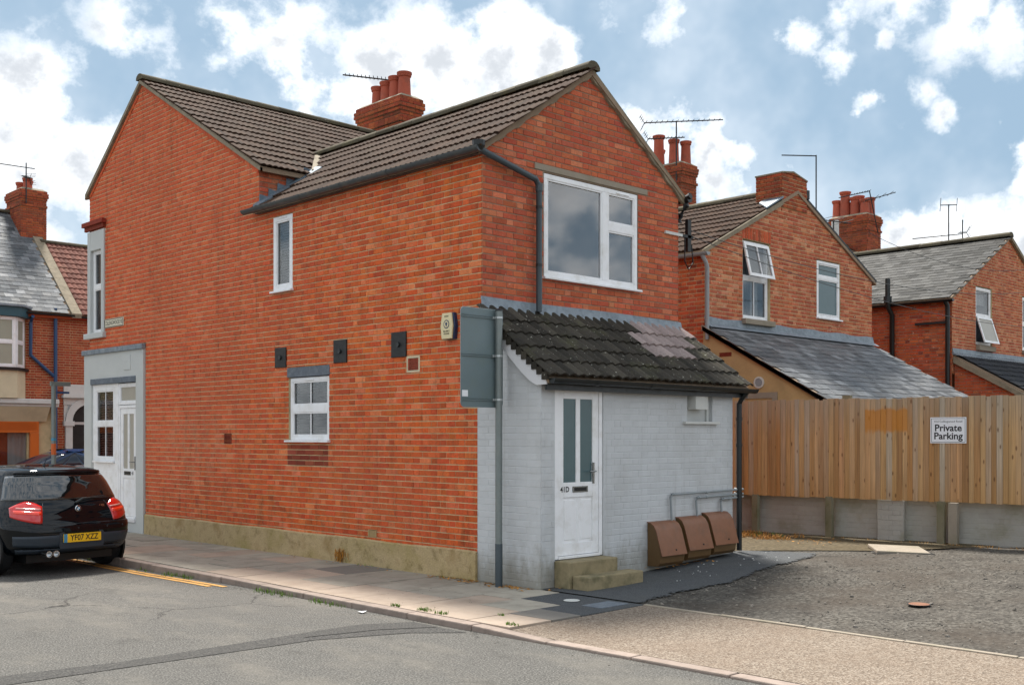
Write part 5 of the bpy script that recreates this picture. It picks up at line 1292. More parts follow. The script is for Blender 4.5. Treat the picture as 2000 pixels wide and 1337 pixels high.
# shop front
mb = MB(); F4.box(mb, -6, 3.98, 2.60, 2.74, 0, .50); F4.box(mb, -6, 4.0, 2.52, 2.60, 0, .42); shp = mb.build('shop_cornice', 'white_paint', B4, bevel=.02)
mb = MB(); mb.prism([(-6, 22.4, 2.52), (-6, 22.7, 2.10), (-6, 22.78, 2.10), (-6, 22.78, 2.52)], (9.75, 0, 0)); mb.build('shop_soffit', 'cream', shp)
mb = MB(); F4.box(mb, -6, 3.55, 1.78, 2.14, .0, .10); F4.box(mb, 3.30, 3.55, .1, 1.78, .0, .10); F4.box(mb, -6, 3.30, .1, .45, 0, .1); so = mb.build('shop_frame', 'orange_paint', B4, bevel=.01)
lat = MB()
for i in range(26):
    u = 2.1 + i * .055
    for sg in (1, -1):
        c = F4.p(u, 1.96, .105); lat.obox(c, (F4.u + Z * sg * 1.6).normalized() * .12, (F4.u * -sg * 1.6 + Z).normalized() * .008, F4.n * .004)
o_ = lat.build('lattice', 'orange_paint', so); o_['kind'] = 'stuff'
mb = MB(); F4.box(mb, -6, 3.30, .45, 1.78, -.06, -.05); mb.build('shop_window', 'glass', B4)
mb = MB(); F4.box(mb, -6, 3.3, .05, 2.1, -1.5, -1.45); mb.build('shop_interior', 'room_dark', B4)
cb = MB(); n = 10; vs = []
for zz in (.45, 1.78):
    for i in range(n + 1): vs.append(F4.p(2.75 + .5 * i / n, zz, -.12 + .03 * math.sin(i * 2.1)))
cb.add(vs, [(i, i + 1, i + n + 2, i + n + 1) for i in range(n)]); cb.build('shop_curtain', 'curtain', B4, recalc=False, smooth='all')
text('ON', .28, 'white_paint', F4, 2.25, 1.62, -.045, B4, 'shop_lettering')
mb = MB(); F4.box(mb, 2.30, 2.50, .8, 1.25, -.055, -.045); mb.build('poster', 'yellow_plate', B4)
dpp = MB().tube([(3.30, 22.5, 5.1), (3.32, 22.70, 4.95), (3.32, 22.72, 4.0), (3.75, 22.72, 3.62), (3.99, 22.72, 3.42)], .05, 8).build('bay_downpipe', 'pipe_blue', B4, smooth=True)
MB().tube([(4.02, 22.70, 5.40), (4.02, 22.70, .1)], .055, 8).build('downpipe', 'pipe_blue', B4, smooth=True)
MB().box((-8, 22.62, 5.10), (4.5, 22.78, 5.28)).build('eaves_course', 'brick_far', B4)
half_gutter(B4, (-8, 22.52, 5.22), (4.5, 22.52, 5.22), 'black_plastic', .06)
chimney(B4, 4.05, 4.85, 25.5, 26.7, 7.0, 9.35, 'brick_chim', [(4.35, 25.75, .36, .13), (4.5, 26.1, .36, .13), (4.4, 26.45, .34, .13)], br)
br.done(B4); s4p.done(B4, r4)
B6 = thing('red_roof_house', 'brick house across the street with red-brown tiles and a white arched doorway', 'house', (9, 25, 0))
br = Pieces('brick', 'brickwork'); rt = Pieces('roof_tile', 'roof_tiles')
p6 = [(4.5, .05), (14, .05), (14, 5.42), (4.5, 5.42)]
w6 = wall_mesh(F4, [p6], []).build('front_wall', 'mortar', B6, recalc=False)
bond(F4, 4.5, 6.4, .05, 5.42, br, w6, 'brick_far')
MB().box((4.5, 22.95, 0), (14, 28, 5.3)).build('core', 'brick_far', B6)
r6 = MB().prism([(4.5, 22.6, 5.25), (4.5, 25.4, 7.70), (4.5, 28.2, 5.25), (4.5, 28.2, 5.15), (4.5, 25.4, 7.6), (4.5, 22.6, 5.15)], (9.5, 0, 0)).build('roof', 'mortar_dark', B6)
roof_field(rt, r6, 'tile_red', (4.75, 22.55, 5.22), (1, 0, 0), (0, cq, sq), [(0, 0), (9.2, 0), (9.2, 2.85 / cq), (0, 2.85 / cq)], .30, .27, 'tile_b')
ridge_run(r6, (4.6, 25.4, 7.74), (13.9, 25.4, 7.74))
for i in range(9):
    y0 = 22.5 + i * .34; z0 = 5.22 + (y0 - 22.6) * .88
    MB().prism([(4.42, y0, z0), (4.42, y0 + .335, z0 + .295), (4.42, y0 + .335, z0 + .43), (4.42, y0, z0 + .135)], (.30, 0, 0)).build('coping_stone', 'mortar_verge', r6, bevel=.01)
MB().box((4.5, 22.62, 5.10), (14, 22.78, 5.25)).build('eaves_course', 'brick_far', B6)
half_gutter(B6, (4.7, 22.52, 5.20), (14, 22.52, 5.20), 'black_plastic', .06)
# arched doorway
ar = MB(); n = 16; cx, zc, r0, r1 = 5.03, 2.12, .50, .70
for i in range(n):
    a, b = math.pi * i / n, math.pi * (i + 1) / n
    P = [(cx + math.cos(t) * rr, zc + math.sin(t) * rr) for t, rr in ((a, r0), (a, r1), (b, r1), (b, r0))]
    ar.prism([F4.p(u, z, .08) for u, z in P], (0, .1, 0))
for sx in (-1, 1):
    F4.box(ar, cx + sx * r0, cx + sx * r1, .05, 1.98, 0, .08); F4.box(ar, cx + sx * (r0 - .04), cx + sx * (r1 + .06), 1.98, 2.12, 0, .12)
ao = ar.build('arched_surround', 'white_paint', B6)
mb = MB(); F4.box(mb, 4.28, 6.6, 2.88, 3.20, 0, .06); F4.box(mb, 4.22, 6.7, 2.80, 2.88, 0, .16)
F4.box(mb, 4.28, 5.9, 2.60, 2.80, 0, .04); mb.build('door_hood', 'white_paint', ao, bevel=.01)
sp = MB(); 
for sx in (-1, 1):
    q = [(cx + sx * .74, 2.12)] + [(cx + sx * math.cos(t) * .705, zc + math.sin(t) * .69) for t in [math.pi / 2 * k / 8 for k in range(9)]] + [(cx, 2.82), (cx + sx * .74, 2.82)]
    sp.add([F4.p(u, z, .02) for u, z in q], [tuple(range(len(q)))])
sp.build('spandrel', 'white_paint', ao)
mb = MB(); F4.box(mb, cx - r0, cx + r0, .05, 2.12, -.02, .005); mb.prism([F4.p(cx + math.cos(math.pi * i / 12) * r0, zc + math.sin(math.pi * i / 12) * r0, .005) for i in range(13)], (0, .02, 0)); mb.build('door', 'room_dark', B6)
mb = MB(); F4.box(mb, cx - r0, cx + r0, 2.02, 2.10, .005, .02); mb.build('door_rail', 'curtain', B6)
text('7', .22, 'pipe_grey', F4, 4.42, 2.52, .045, B6, 'house_number')
br.done(B6); rt.done(B6, r6)

# ------------------------------------------------------------ fence and low wall
FA, FBv = Vector((6.22, 1.3)), Vector((6.98, -4.6)); fd = (FBv - FA); FL = fd.length; fd.normalize(); fn = Vector((fd.y, -fd.x))
if fn.x > 0: fn = -fn
FF = Frame((FA.x, FA.y, 0), (fd.x, fd.y, 0), (fn.x, fn.y, 0))
fence = thing('wooden_fence', 'tall close-boarded wooden fence of brown planks standing over the low wall', 'fence', (6.6, -1.6, .75))
u = -1.6; i = 0
while u < FL + 1.5:
    w = R.uniform(.068, .088); top = 2.25 + R.uniform(-.012, .014); mb = MB(); d = R.uniform(-.003, .003)
    bot = .75 + R.uniform(-.006, .006)
    mb.prism([FF.p(u - .012, bot, d - .006), FF.p(u - .012, bot, d + .002), FF.p(u + w, bot, d + .017), FF.p(u + w, bot, d + .004)], Z * (top - bot))
    st = 2.62 < u < 3.22
    mb.build('board', 'fence_stain' if st else 'fence_wood', fence); u += w; i += 1
for zz in (.95, 1.5, 2.05):
    mb = MB(); FF.box(mb, -1.6, FL + 1.5, zz, zz + .08, -.06, -.012); mb.build('rail', 'post_wood', fence)
for uu in (.88, 2.10, 3.76, 5.4): 
    mb = MB(); FF.box(mb, uu - .05, uu + .05, .02, .76 + R.uniform(-.01, .01), -.045, .06); mb.build('post', 'post_wood', fence, bevel=.006)
mb = MB(); FF.box(mb, 3.86, 3.98, .02, .74, -.09, .03); mb.build('concrete_post', 'concrete', fence, bevel=.006)
mb = MB(); FF.box(mb, 2.28, 2.40, 2.2, 2.31, -.14, -.04); mb.build('post_top', 'post_wood', fence)
FW = Frame(FF.p(0, 0, -.16), FF.u, FF.n)
bw = thing('boundary_wall', 'low grey washed brick wall running under the wooden fence', 'wall', tuple(FW.p(FL / 2, 0, 0)))
mb = MB(); FW.box(mb, -2.6, FL + 2, -.1, .80, -.22, -.0035); core = mb.build('wall_core', 'block_grey', bw)
pw_ = Pieces('brick', 'brickwork'); bond(FW, -1.4, FL + 1.5, .0, .75, pw_, core, 'block_grey', flemish=False, jit=.0015, pre='_p')
FP = Frame(FW.p(0, 0, .12), FF.u, FF.n)
mb = MB(); FW.box(mb, 2.83, 3.20, -.1, .73, -.02, .116); pr = mb.build('pier', 'block_grey', bw)
bond(FP, 2.82, 3.21, .0, .75, pw_, pr, 'block_grey', jit=.002, pre='_p')
pw_.done(bw)
sg = thing('parking_sign', 'white Private Parking notice screwed to the fence boards', 'sign', tuple(FF.p(3.86, 1.75, .02)))
us, zs = 3.86, 1.775
mb = MB(); FF.box(mb, us - .25, us + .25, zs - .185, zs + .185, .016, .022); pn = mb.build('panel', 'white_sign', sg, bevel=.002)
mb = MB()
for (a, b, c_, d) in ((-.235, .235, .165, .170), (-.235, .235, -.170, -.165), (-.235, -.230, -.165, .165), (.230, .235, -.165, .165)): FF.box(mb, us + a, us + b, zs + c_, zs + d, .022, .0235)
mb.build('border', 'text_black', sg)
text('41d Collingwood Road', .042, 'text_black', FF, us, zs + .125, .0225, sg)
text('Private', .135, 'text_black', FF, us, zs + .03, .0225, sg, bold=.003)
text('Parking', .135, 'text_black', FF, us, zs - .085, .0225, sg, bold=.003)

# ------------------------------------------------------------ street furniture and fittings
t_ = thing('sign_pole', 'grey steel pole with the back of a tall rectangular road sign', 'road sign', (-.17, -.46, 0))
MB().tube([(-.17, -.46, -.05), (-.17, -.46, 3.10)], .040, 20).build('pole', 'galv', t_, smooth=True)
MB().lathe((-.17, -.46, -.02), [(.0425, 0), (.0425, .50), (.041, .505)], 20).build('pole_sleeve', 'pipe_slate', t_, smooth=True)
MB().lathe((-.17, -.46, 3.095), [(.042, 0), (.042, .02), (.02, .03)], 16).build('pole_cap', 'black_plastic', t_)
def rrect(u0, u1, z0, z1, r, n=5):
    out = []
    for (cx, cz, a0) in ((u1 - r, z1 - r, 0), (u0 + r, z1 - r, 90), (u0 + r, z0 + r, 180), (u1 - r, z0 + r, 270)):
        for k in range(n + 1): a = rad(a0 + 90 * k / n); out.append((cx + math.cos(a) * r, cz + math.sin(a) * r))
    return out
SP = FY(-.405)
q = rrect(-.69, -.055, 2.015, 3.115, .05)
pn = MB().prism([SP.p(u, z, 0) for u, z in q], (0, .004, 0)).build('sign_panel', 'sign_back', t_)
q = rrect(-.693, -.052, 2.012, 3.118, .053)
MB().prism([SP.p(u, z, -.0045) for u, z in q], (0, .003, 0)).build('sign_face', 'alu', t_)
for zz in (2.11, 2.60, 3.03):
    mb = MB(); SP.box(mb, -.685, -.20, zz - .022, zz - .014, 0, .014); SP.box(mb, -.685, -.20, zz + .0, zz + .008, 0, .014); SP.box(mb, -.685, -.20, zz - .014, zz + .0, 0, .004); mb.build('sign_rail', 'sign_back', t_)
    MB().lathe((-.17, -.46, zz - .02), [(.044, 0), (.044, .022)], 16).build('clamp', 'alu', t_)
    mb = MB(); SP.box(mb, -.235, -.20, zz - .022, zz + .004, .012, .03); mb.build('clamp_bolt', 'alu', t_)
mb = MB(); SP.box(mb, -.675, -.59, 2.13, 2.20, .001, .003); mb.build('sticker', 'white_sign', t_)

al = thing('alarm_box', 'cream and blue burglar alarm box high on the side wall beside the road sign', 'alarm box', (-.02, .55, 2.85))
q = [(-.12, 2.86), (-.135, 3.0), (-.10, 3.17), (.10, 3.17), (.135, 3.0), (.12, 2.86)]
ob = [(.44, 2.85), (.64, 2.85), (.66, 3.01), (.63, 3.17), (.45, 3.17), (.42, 3.01)]
MB().prism([(-.0, y, z) for y, z in ob], (-.055, 0, 0)).build('case', 'alarm_blue', al, bevel=.01)
ob2 = [(.455, 2.855), (.64, 2.855), (.66, 3.01), (.63, 3.165), (.465, 3.165), (.44, 3.01)]
MB().prism([(-.056, y, z) for y, z in ob2], (-.022, 0, 0)).build('front_cover', 'alarm_cream', al, bevel=.006)
AF = FX(-.079)
mb = MB(); mb.lathe(AF.p(.548, 3.03, 0), [(.052, 0), (.052, .001)], 20, axis=(-1, 0, 0)); mb.build('emblem_ring', 'alarm_blue', al)
mb = MB(); mb.lathe(AF.p(.548, 3.03, .001), [(.040, 0), (.040, .001)], 20, axis=(-1, 0, 0)); mb.build('emblem_disc', 'alarm_cream', al)
mb = MB(); mb.prism([AF.p(.548 - .02, 3.05, .002), AF.p(.548 + .02, 3.05, .002), AF.p(.548 + .015, 3.02, .002), AF.p(.548, 3.0, .002), AF.p(.548 - .015, 3.02, .002)], (-.001, 0, 0)); mb.build('emblem_shield', 'alarm_blue', al)
text('AAAA', .028, 'text_black', AF, .548, 3.125, .001, al); text('SECURITY', .026, 'text_black', AF, .548, 2.945, .001, al); text('SYSTEMS', .026, 'text_black', AF, .548, 2.915, .001, al)

npl = thing('street_nameplate', 'cream COLLINGWOOD RD street nameplate on the side wall below the corner window', 'street sign', (-.01, 9.83, 3.66))
mb = MB(); S.box(mb, 9.43, 10.21, 3.66, 3.82, .002, .018); mb.build('plate', 'plate_cream', npl, bevel=.006)
mb = MB()
for (a, b, c_, d) in ((9.44, 10.20, 3.80, 3.812), (9.44, 10.20, 3.668, 3.68), (9.44, 9.45, 3.68, 3.80), (10.19, 10.20, 3.68, 3.80)): S.box(mb, a, b, c_, d, .018, .020)
mb.build('rim', 'text_black', npl)
text('COLLINGWOOD RD', .105, 'text_black', S, 9.82, 3.738, .0185, npl, sx=.80, bold=.001)

for k, (x0, lab) in enumerate(((1.84, 'brown gas meter box nearest the doorstep, first of three'), (2.40, 'brown gas meter box in the middle of the three by the painted wall'), (2.95, 'brown gas meter box beside the black downpipe, last of three'))):
    w = .50; zb = yz(x0 + .25, -1.1) - .0; t = thing('meter_box', lab, 'meter box', (x0 + w / 2, -1.05, zb), group='brown gas meter boxes against the painted wall')
    MF = FY(-.965); z0 = zb + .06; rr = R.uniform(-.01, .01)
    prof = [(0, z0 + .0), (0, z0 + .52), (.05, z0 + .515), (.10, z0 + .48), (.135, z0 + .42), (.205, z0 + .14), (.19, z0 + .04), (.15, z0)]
    MB().prism([MF.p(x0 + .012, z, d) for d, z in prof], (w - .024, 0, 0)).build('case', 'meter_side', t)
    lp = [(0, z0 + .535), (.05, z0 + .53), (.105, z0 + .495), (.145, z0 + .43), (.235, z0 + .13), (.225, z0 + .128), (.135, z0 + .42), (.098, z0 + .485), (.045, z0 + .52), (0, z0 + .525)]
    MB().prism([MF.p(x0, z, d) for d, z in lp], (w, 0, 0)).build('lid', 'meter_brown', t, smooth=True)
    MB().lathe(MF.p(x0 + .30, z0 + .19, .218), [(.012, 0), (.010, .006)], 10, axis=(0, -1, .35)).build('lock', 'black', t)
for k, (xa, zt, lab) in enumerate(((2.26, .965, 'grey gas pipe with the longest top run, from the first meter box'), (2.79, .905, 'grey gas pipe rising behind the middle meter box'), (3.33, .865, 'short grey gas pipe rising from the last meter box'))):
    t = thing('gas_pipe', lab, 'pipe', (xa, -.99, .6), group='grey gas pipes above the meter boxes')
    MB().tube([(xa + .03, -1.0, .60), (xa, -1.0, zt - .03), (xa + .02, -1.0, zt), (3.84, -1.0, zt + .015), (3.86, -.97, zt + .015), (3.86, -.85, zt + .015)], .014, 10).build('tube', 'pipe_grey', t, smooth=True)
    for xx in (xa + .05, 3.0 if xa < 2.9 else 3.5): MB().lathe((xx, -1.0, zt + .002), [(.019, 0), (.019, .03)], 10, axis=(1, 0, 0)).build('fitting', 'pipe_grey', t)

t_ = thing('corner_post', 'slim grey sign post with an orange band behind the parked hatchback', 'post', (-.08, 12.4, 0))
MB().tube([(-.08, 12.4, -.05), (-.08, 12.4, 2.70)], .045, 12).build('pole', 'galv', t_, smooth=True)
MB().lathe((-.08, 12.4, 1.32), [(.048, 0), (.048, .22)], 12).build('orange_band', 'orange_band', t_)
MB().lathe((-.08, 12.4, 1.60), [(.048, 0), (.048, .05)], 12).build('blue_sticker', 'blue_strip', t_)
MB().box((-.14, 12.36, 2.68), (.24, 12.44, 2.76)).build('top_arm', 'galv', t_); MB().box((-.10, 12.37, 2.53), (.22, 12.43, 2.57)).build('lower_arm', 'pipe_blue', t_)

# ------------------------------------------------------------ aerials
def aerial(label, base, mast, arms, group='television aerials on the chimneys', lean=(0, 0)):
    """base: foot of the mast; arms: list of (height, direction, length behind, length ahead, n elements, element length, reflector, vertical elements)"""
    b = Vector(base); t = thing('television_aerial', label, 'aerial', tuple(b), group=group); top = b + Vector((lean[0], lean[1], mast))
    MB().tube([b, top], .019, 6).build('mast', 'aerial', t)
    for (h, dr_, lb, la, ne, el, refl, vert) in arms:
        p = b.lerp(top, h / mast); d = Vector(dr_).normalized(); sd_ = d.cross(Z).normalized(); up = sd_.cross(d).normalized()
        e = up if vert else sd_
        MB().tube([p - d * lb, p + d * la], .015, 6).build('boom', 'aerial', t)
        for i in range(ne):
            c = p - d * lb + d * (lb + la) * (i + .3) / ne; l = el * (1.0 - .35 * i / ne)
            MB().tube([c - e * l + up * .01, c + e * l + up * .01], .008, 5).build('element', 'aerial', t)
        if refl:
            c = p - d * lb
            for s_ in (-1, 1):
                o = e * 0; f_ = MB()
                a = c; bb = c + up * s_ * .18 - d * .10
                f_.tube([a, bb], .008, 5)
                for k in (.35, .65, .95):
                    cc_ = a.lerp(bb, k); f_.tube([cc_ - sd_ * .16, cc_ + sd_ * .16], .006, 5)
                f_.build('reflector', 'aerial', t)
    return t
aerial('long yagi aerial pointing left from the near four-pot chimney', (5.61, 9.0, 8.5), .76, [(.70, (-.72, .62, .09), .12, .98, 13, .14, True, False)])
aerial('large yagi aerial on the tallest mast above the three-pot chimney', (14.33, 8.1, 8.3), 1.6, [(1.58, (.75, -.62, .06), .85, 1.24, 15, .15, True, False), (1.16, (.75, -.62, .06), .75, .22, 10, .15, True, False)])
aerial('plain aerial with a bare horizontal boom on a thin pole behind the stub chimney', (16.33, 5.2, 6.5), 2.33, [(2.31, (-.72, .69, .02), .0, .88, 2, .02, False, False)])
aerial('leaning aerial with two booms beside the seven-pot chimney', (24.23, 7.6, 8.18), 1.28, [(1.26, (-.72, .69, -.22), 0.02, 1.0, 12, .16, False, False), (1.02, (.70, -.72, .28), .2, .8, 4, .45, False, False)], lean=(-.57, 0))
aerial('small dipole aerial on a pole above the slate ridge', (22.67, 4.6, 6.9), 1.52, [(1.50, (.72, -.69, .02), .24, .24, 0, .1, False, False), (.62, (-.72, .69, -.10), .42, 1.06, 3, .05, False, False)])
t_ = thing('television_aerial', 'pair of upright rods on top of the slate ridge pole', 'aerial', (22.67, 4.6, 8.40), group='television aerials on the chimneys')
for k in (-.24, .24):
    c = Vector((22.67, 4.6, 8.41)) + Vector((.72, -.69, 0)) * k; MB().tube([c + Vector((-.03, 0, -.2)), c + Vector((.03, 0, .2))], .009, 5).build('rod', 'aerial', t_)
aerial('short thick aerial mast by the farthest chimney pots', (23.61, 4.6, 7.1), 1.0, [(.62, (-.7, .7, .0), .12, .12, 4, .12, True, False)])
aerial('aerial on the far left chimney across the street', (4.2, 25.45, 8.9), 1.25, [(1.1, (-.95, .2, .03), .25, 1.3, 5, .03, False, False), (.8, (-.6, -.5, .0), .2, .2, 6, .12, True, False)])
aerial('spiky aerial low behind the white flue', (17.9, 5.6, 6.8), .66, [(.62, (.85, -.3, -.02), .5, .6, 3, .5, False, False)])
t_ = thing('flue_stub', 'short black flue pipe behind the stub chimney', 'pipe', (15.52, 5.0, 6.3)); MB().lathe((15.52, 5.0, 6.3), [(.06, 0), (.06, 1.25), (.085, 1.25), (.085, 1.46)], 10).build('flue', 'black_plastic', t_)

def wirething(label, a, b, sag, grp='overhead telephone wires'):
    a, b = Vector(a), Vector(b); t = thing('overhead_wire', label, 'wire', tuple(a), group=grp)
    MB().tube([a.lerp(b, k / 16) - Z * sag * 4 * (k / 16) * (1 - k / 16) for k in range(17)], .006, 4).build('cable', 'wire', t)
br_ = thing('wire_bracket', 'white wire bracket on the right edge of the gable wall', 'bracket', (3.6, -.03, 4.51))
mb = MB(); G.box(mb, 3.42, 3.80, 4.49, 4.53, 0, .03); mb.build('arm', 'white_paint', br_); mb = MB(); G.box(mb, 3.80, 4.05, 4.49, 4.53, -.02, .03); G.box(mb, 3.92, 4.0, 4.30, 4.75, -.02, .03); mb.tube([(3.86, -.02, 4.5), (3.86, -.02, 4.15), (3.95, -.02, 4.05), (4.05, -.02, 4.15), (4.02, -.02, 4.4)], .01, 6); mb.build('loop', 'black', br_)
wirething('upper overhead wire from the gable bracket across the middle house', (4.0, -.03, 4.6), (20.2, 1.4, 5.35), .35)
wirething('lower overhead wire sagging across the middle house', (4.0, -.03, 4.52), (19.2, 1.0, 4.35), .25)
wirething('thin overhead wire in front of the slate roof', (13.0, 2.0, 6.0), (23.2, 1.2, 6.6), .6)
# ------------------------------------------------------------ cars
def carpaint(name, col, rough=.12):
    m, t, p = mat0(name); p.inputs['Base Color'].default_value = lin(col); p.inputs['Roughness'].default_value = .5
    p.inputs['Metallic'].default_value = .0; p.inputs['Specular IOR Level'].default_value = 0.; p.inputs['Coat Weight'].default_value = .7; p.inputs['Coat Roughness'].default_value = .03
    pos = wpos(t); t.set(p.inputs['Coat Roughness'], t.rng(t.noise(pos, 9, 5, .7), .4, .8, .02, .12, False))
    return m
MT['paint_navy'] = carpaint('paint_navy', '#070c11'); MT['paint_blue'] = carpaint('paint_blue', '#182c4c'); MT['paint_black'] = carpaint('paint_black', '#101214')
MT['car_glass'] = plain('car_glass', '#0c1214', .03, 0, 1, spec=1.0, coat=1.); 
p_ = NT(MT['car_glass'].node_tree).n['Principled BSDF']; p_.inputs['Roughness'].default_value = .02
for l in list(p_.inputs['Roughness'].links): MT['car_glass'].node_tree.links.remove(l)
p_.inputs['IOR'].default_value = 1.5; p_.inputs['Coat Weight'].default_value = .6
MT['rear_glass'] = MT['car_glass']
MT['chrome'] = plain('chrome', '#c8cacc', .1, .0, 1, metal=1.)
MT['tyre'] = plain('tyre', '#17181a', .85, .15, 8); MT['trim'] = plain('trim', '#1b2024', .55, .1, 5); MT['bumper_grey'] = plain('bumper_grey', '#26303a', .5, .08, 5)
def lampmat(name, col, em=0.):
    m, t, p = mat0(name); pos = wpos(t)
    p.inputs['Base Color'].default_value = lin(col); p.inputs['Roughness'].default_value = .12; p.inputs['Coat Weight'].default_value = 1.
    p.inputs['Subsurface Weight'].default_value = .0
    return m
MT['lamp_red'] = lampmat('lamp_red', '#c01410'); MT['lamp_bright'] = lampmat('lamp_bright', '#f03818'); MT['lamp_clear'] = lampmat('lamp_clear', '#c88880')
class CarBody:
    """Body as horizontal slices: (z, y_rear, y_front, half width, rear corner radius, rear bow)."""
    def __init__(s, layers, nseg=(14, 9, 26, 9, 14)):
        s.L = layers; s.seg = nseg
        s.N = nseg[0] + 2 * nseg[1] + 2 * nseg[2] + 2 * nseg[3] + nseg[4]
    def par(s, z):
        L = s.L
        if z <= L[0][0]: return L[0]
        for a, b in zip(L[:-1], L[1:]):
            if z <= b[0]: t = (z - a[0]) / (b[0] - a[0]); return tuple(p + (q - p) * t for p, q in zip(a, b))
        return L[-1]
    def outline(s, z, k):
        """k: index along the outline, 0 at the middle of the rear going to +x (right) side."""
        _, yr, yf, w, rc, bow = s.par(z)[:6]
        nr, nc, ns, nf, nn = s.seg
        half = nr / 2; tot = s.N; k = k % tot; sx = 1
        if k > tot / 2: k = tot - k; sx = -1
        def bowy(x): return bow * (x / max(w, .01)) ** 2
        if k <= half: x = (w - rc) * k / half; return Vector((sx * x, yr + bowy(x), z))
        k -= half
        if k <= nc:
            a = math.pi / 2 * k / nc; x = w - rc + rc * math.sin(a); yb = yr + bowy(w - rc)
            return Vector((sx * x, yb + rc * 1.25 * (1 - math.cos(a)), z))
        k -= nc; ys = yr + bowy(w - rc) + rc * 1.25; rf = min(.45, w * .8); ye = yf - rf * 1.1
        if k <= ns: t = k / ns; return Vector((sx * (w - .03 * (2 * t - 1) ** 4 * 0), ys + (ye - ys) * t, z))
        k -= ns
        if k <= nf: a = math.pi / 2 * k / nf; return Vector((sx * (w - rf + rf * math.cos(a)), ye + rf * .9 * math.sin(a), z))
        k -= nf; t = k / (nn / 2); x = (w - rf) * (1 - t); return Vector((sx * x, yf - rf * .2 + (yf - (yf - rf * .2)) * t * .8, z))
    def nrm(s, z, k):
        a = s.outline(z, k - .4); b = s.outline(z, k + .4); c = s.outline(z - .015, k); d = s.outline(z + .015, k)
        n = (b - a).cross(d - c)
        return n.normalized() if n.length > 0 else Vector((0, -1, 0))
    def body(s):
        mb = MB(); zs = [l[0] for l in s.L]; zz = []
        for a, b in zip(zs[:-1], zs[1:]):
            n = max(1, int((b - a) / .04)); zz += [a + (b - a) * i / n for i in range(n)]
        zz.append(zs[-1])
        for z in zz:
            for k in range(s.N): mb.v.append(s.outline(z, k))
        for i in range(len(zz) - 1):
            for k in range(s.N): mb.f.append((i * s.N + k, i * s.N + (k + 1) % s.N, (i + 1) * s.N + (k + 1) % s.N, (i + 1) * s.N + k)); mb.m.append(0)
        top = s.L[-1]; mb.v.append(Vector((0, (top[1] + top[2]) / 2, top[0] + .012))); c = len(mb.v) - 1; base = (len(zz) - 1) * s.N
        for k in range(s.N): mb.f.append((base + k, base + (k + 1) % s.N, c)); mb.m.append(0)
        mb.f.append(tuple(range(s.N - 1, -1, -1))); mb.m.append(0)
        return mb
    def patch(s, k0, k1, z0, z1, off=.004, nk=10, nz=8, fn=None):
        """A skin lying just over the body between outline indices and heights (z0,z1 may be functions of t in 0..1)."""
        mb = MB(); Z0 = z0 if callable(z0) else (lambda t: z0); Z1 = z1 if callable(z1) else (lambda t: z1)
        rows = []
        for j in range(nz + 1):
            row = []
            for i in range(nk + 1):
                t = i / nk; k = k0 + (k1 - k0) * t; z = Z0(t) + (Z1(t) - Z0(t)) * j / nz
                row.append(s.outline(z, k) + s.nrm(z, k) * off)
            rows.append(row)
        mb.v = [p for r in rows for p in r]
        for j in range(nz):
            for i in range(nk): q = j * (nk + 1) + i; mb.f.append((q, q + 1, q + nk + 2, q + nk + 1)); mb.m.append(0)
        # turned-in edge gives the skin a thickness
        n0 = len(mb.v); edge = [i for i in range(nk + 1)] + [(j * (nk + 1) + nk) for j in range(1, nz + 1)] + [nz * (nk + 1) + i for i in range(nk - 1, -1, -1)] + [j * (nk + 1) for j in range(nz - 1, 0, -1)]
        cen = sum(mb.v, Vector()) / len(mb.v)
        kk = [(k0 + k1) / 2]; nn = s.nrm((Z0(.5) + Z1(.5)) / 2, kk[0])
        for e in edge: mb.v.append(mb.v[e] - nn * (off + .004))
        for a in range(len(edge)): b = (a + 1) % len(edge); mb.f.append((edge[a], edge[b], n0 + b, n0 + a)); mb.m.append(0)
        return mb
def wheel(parent, x, y, r, w, side, alloy=True):
    """tyre with rim and spokes; side = +1 faces +x"""
    c = Vector((x, y, r)); ax = Vector((side, 0, 0))
    t = MB().lathe(c - ax * w, [(r * .62, 0), (r * .93, 0), (r, w * .2), (r, w * .82), (r * .93, w), (r * .70, w * 1.0), (r * .68, w * .6)], 32, axis=ax).build('wheel', 'tyre', parent, smooth=True)
    MB().lathe(c - ax * .05, [(r * .70, 0), (r * .70, .045), (r * .66, .05), (r * .64, .01), (r * .2, .0)], 32, axis=ax).build('rim', 'galv', t, smooth=True)
    sp = MB()
    for i in range(5):
        a = 2 * math.pi * i / 5
        for da in (-.12, .12):
            d = Vector((0, math.cos(a + da), math.sin(a + da))); e = Vector((0, -math.sin(a), math.cos(a)))
            sp.obox(c + ax * (-.012) + d * r * .38, d * r * .30, e * .014, ax * .012)
    sp.lathe(c - ax * .03, [(.055, 0), (.055, .035)], 14, axis=ax); sp.build('spokes', 'alu', t)
    return t
HB = [(.27, .14, 4.08, .78, .34, .12), (.32, .05, 4.16, .82, .36, .12), (.38, .015, 4.21, .845, .38, .12), (.50, .0, 4.24, .86, .36, .10), (.60, .0, 4.24, .868, .36, .10), (.645, .015, 4.22, .87, .36, .10),
      (.665, .055, 4.17, .87, .36, .10), (.74, .075, 4.05, .868, .37, .10), (.82, .10, 3.75, .862, .38, .12), (.87, .135, 3.35, .85, .38, .12), (.915, .165, 3.0, .825, .37, .12), (.94, .195, 2.92, .795, .36, .12),
      (1.05, .25, 2.72, .755, .34, .11), (1.17, .325, 2.48, .715, .32, .10), (1.27, .40, 2.22, .665, .30, .10), (1.305, .42, 2.12, .645, .30, .10), (1.325, .42, 2.05, .63, .30, .10), (1.350, .50, 1.98, .59, .30, .07), (1.385, .88, 1.85, .48, .26, .05), (1.40, 1.15, 1.6, .28, .18, 0.)]
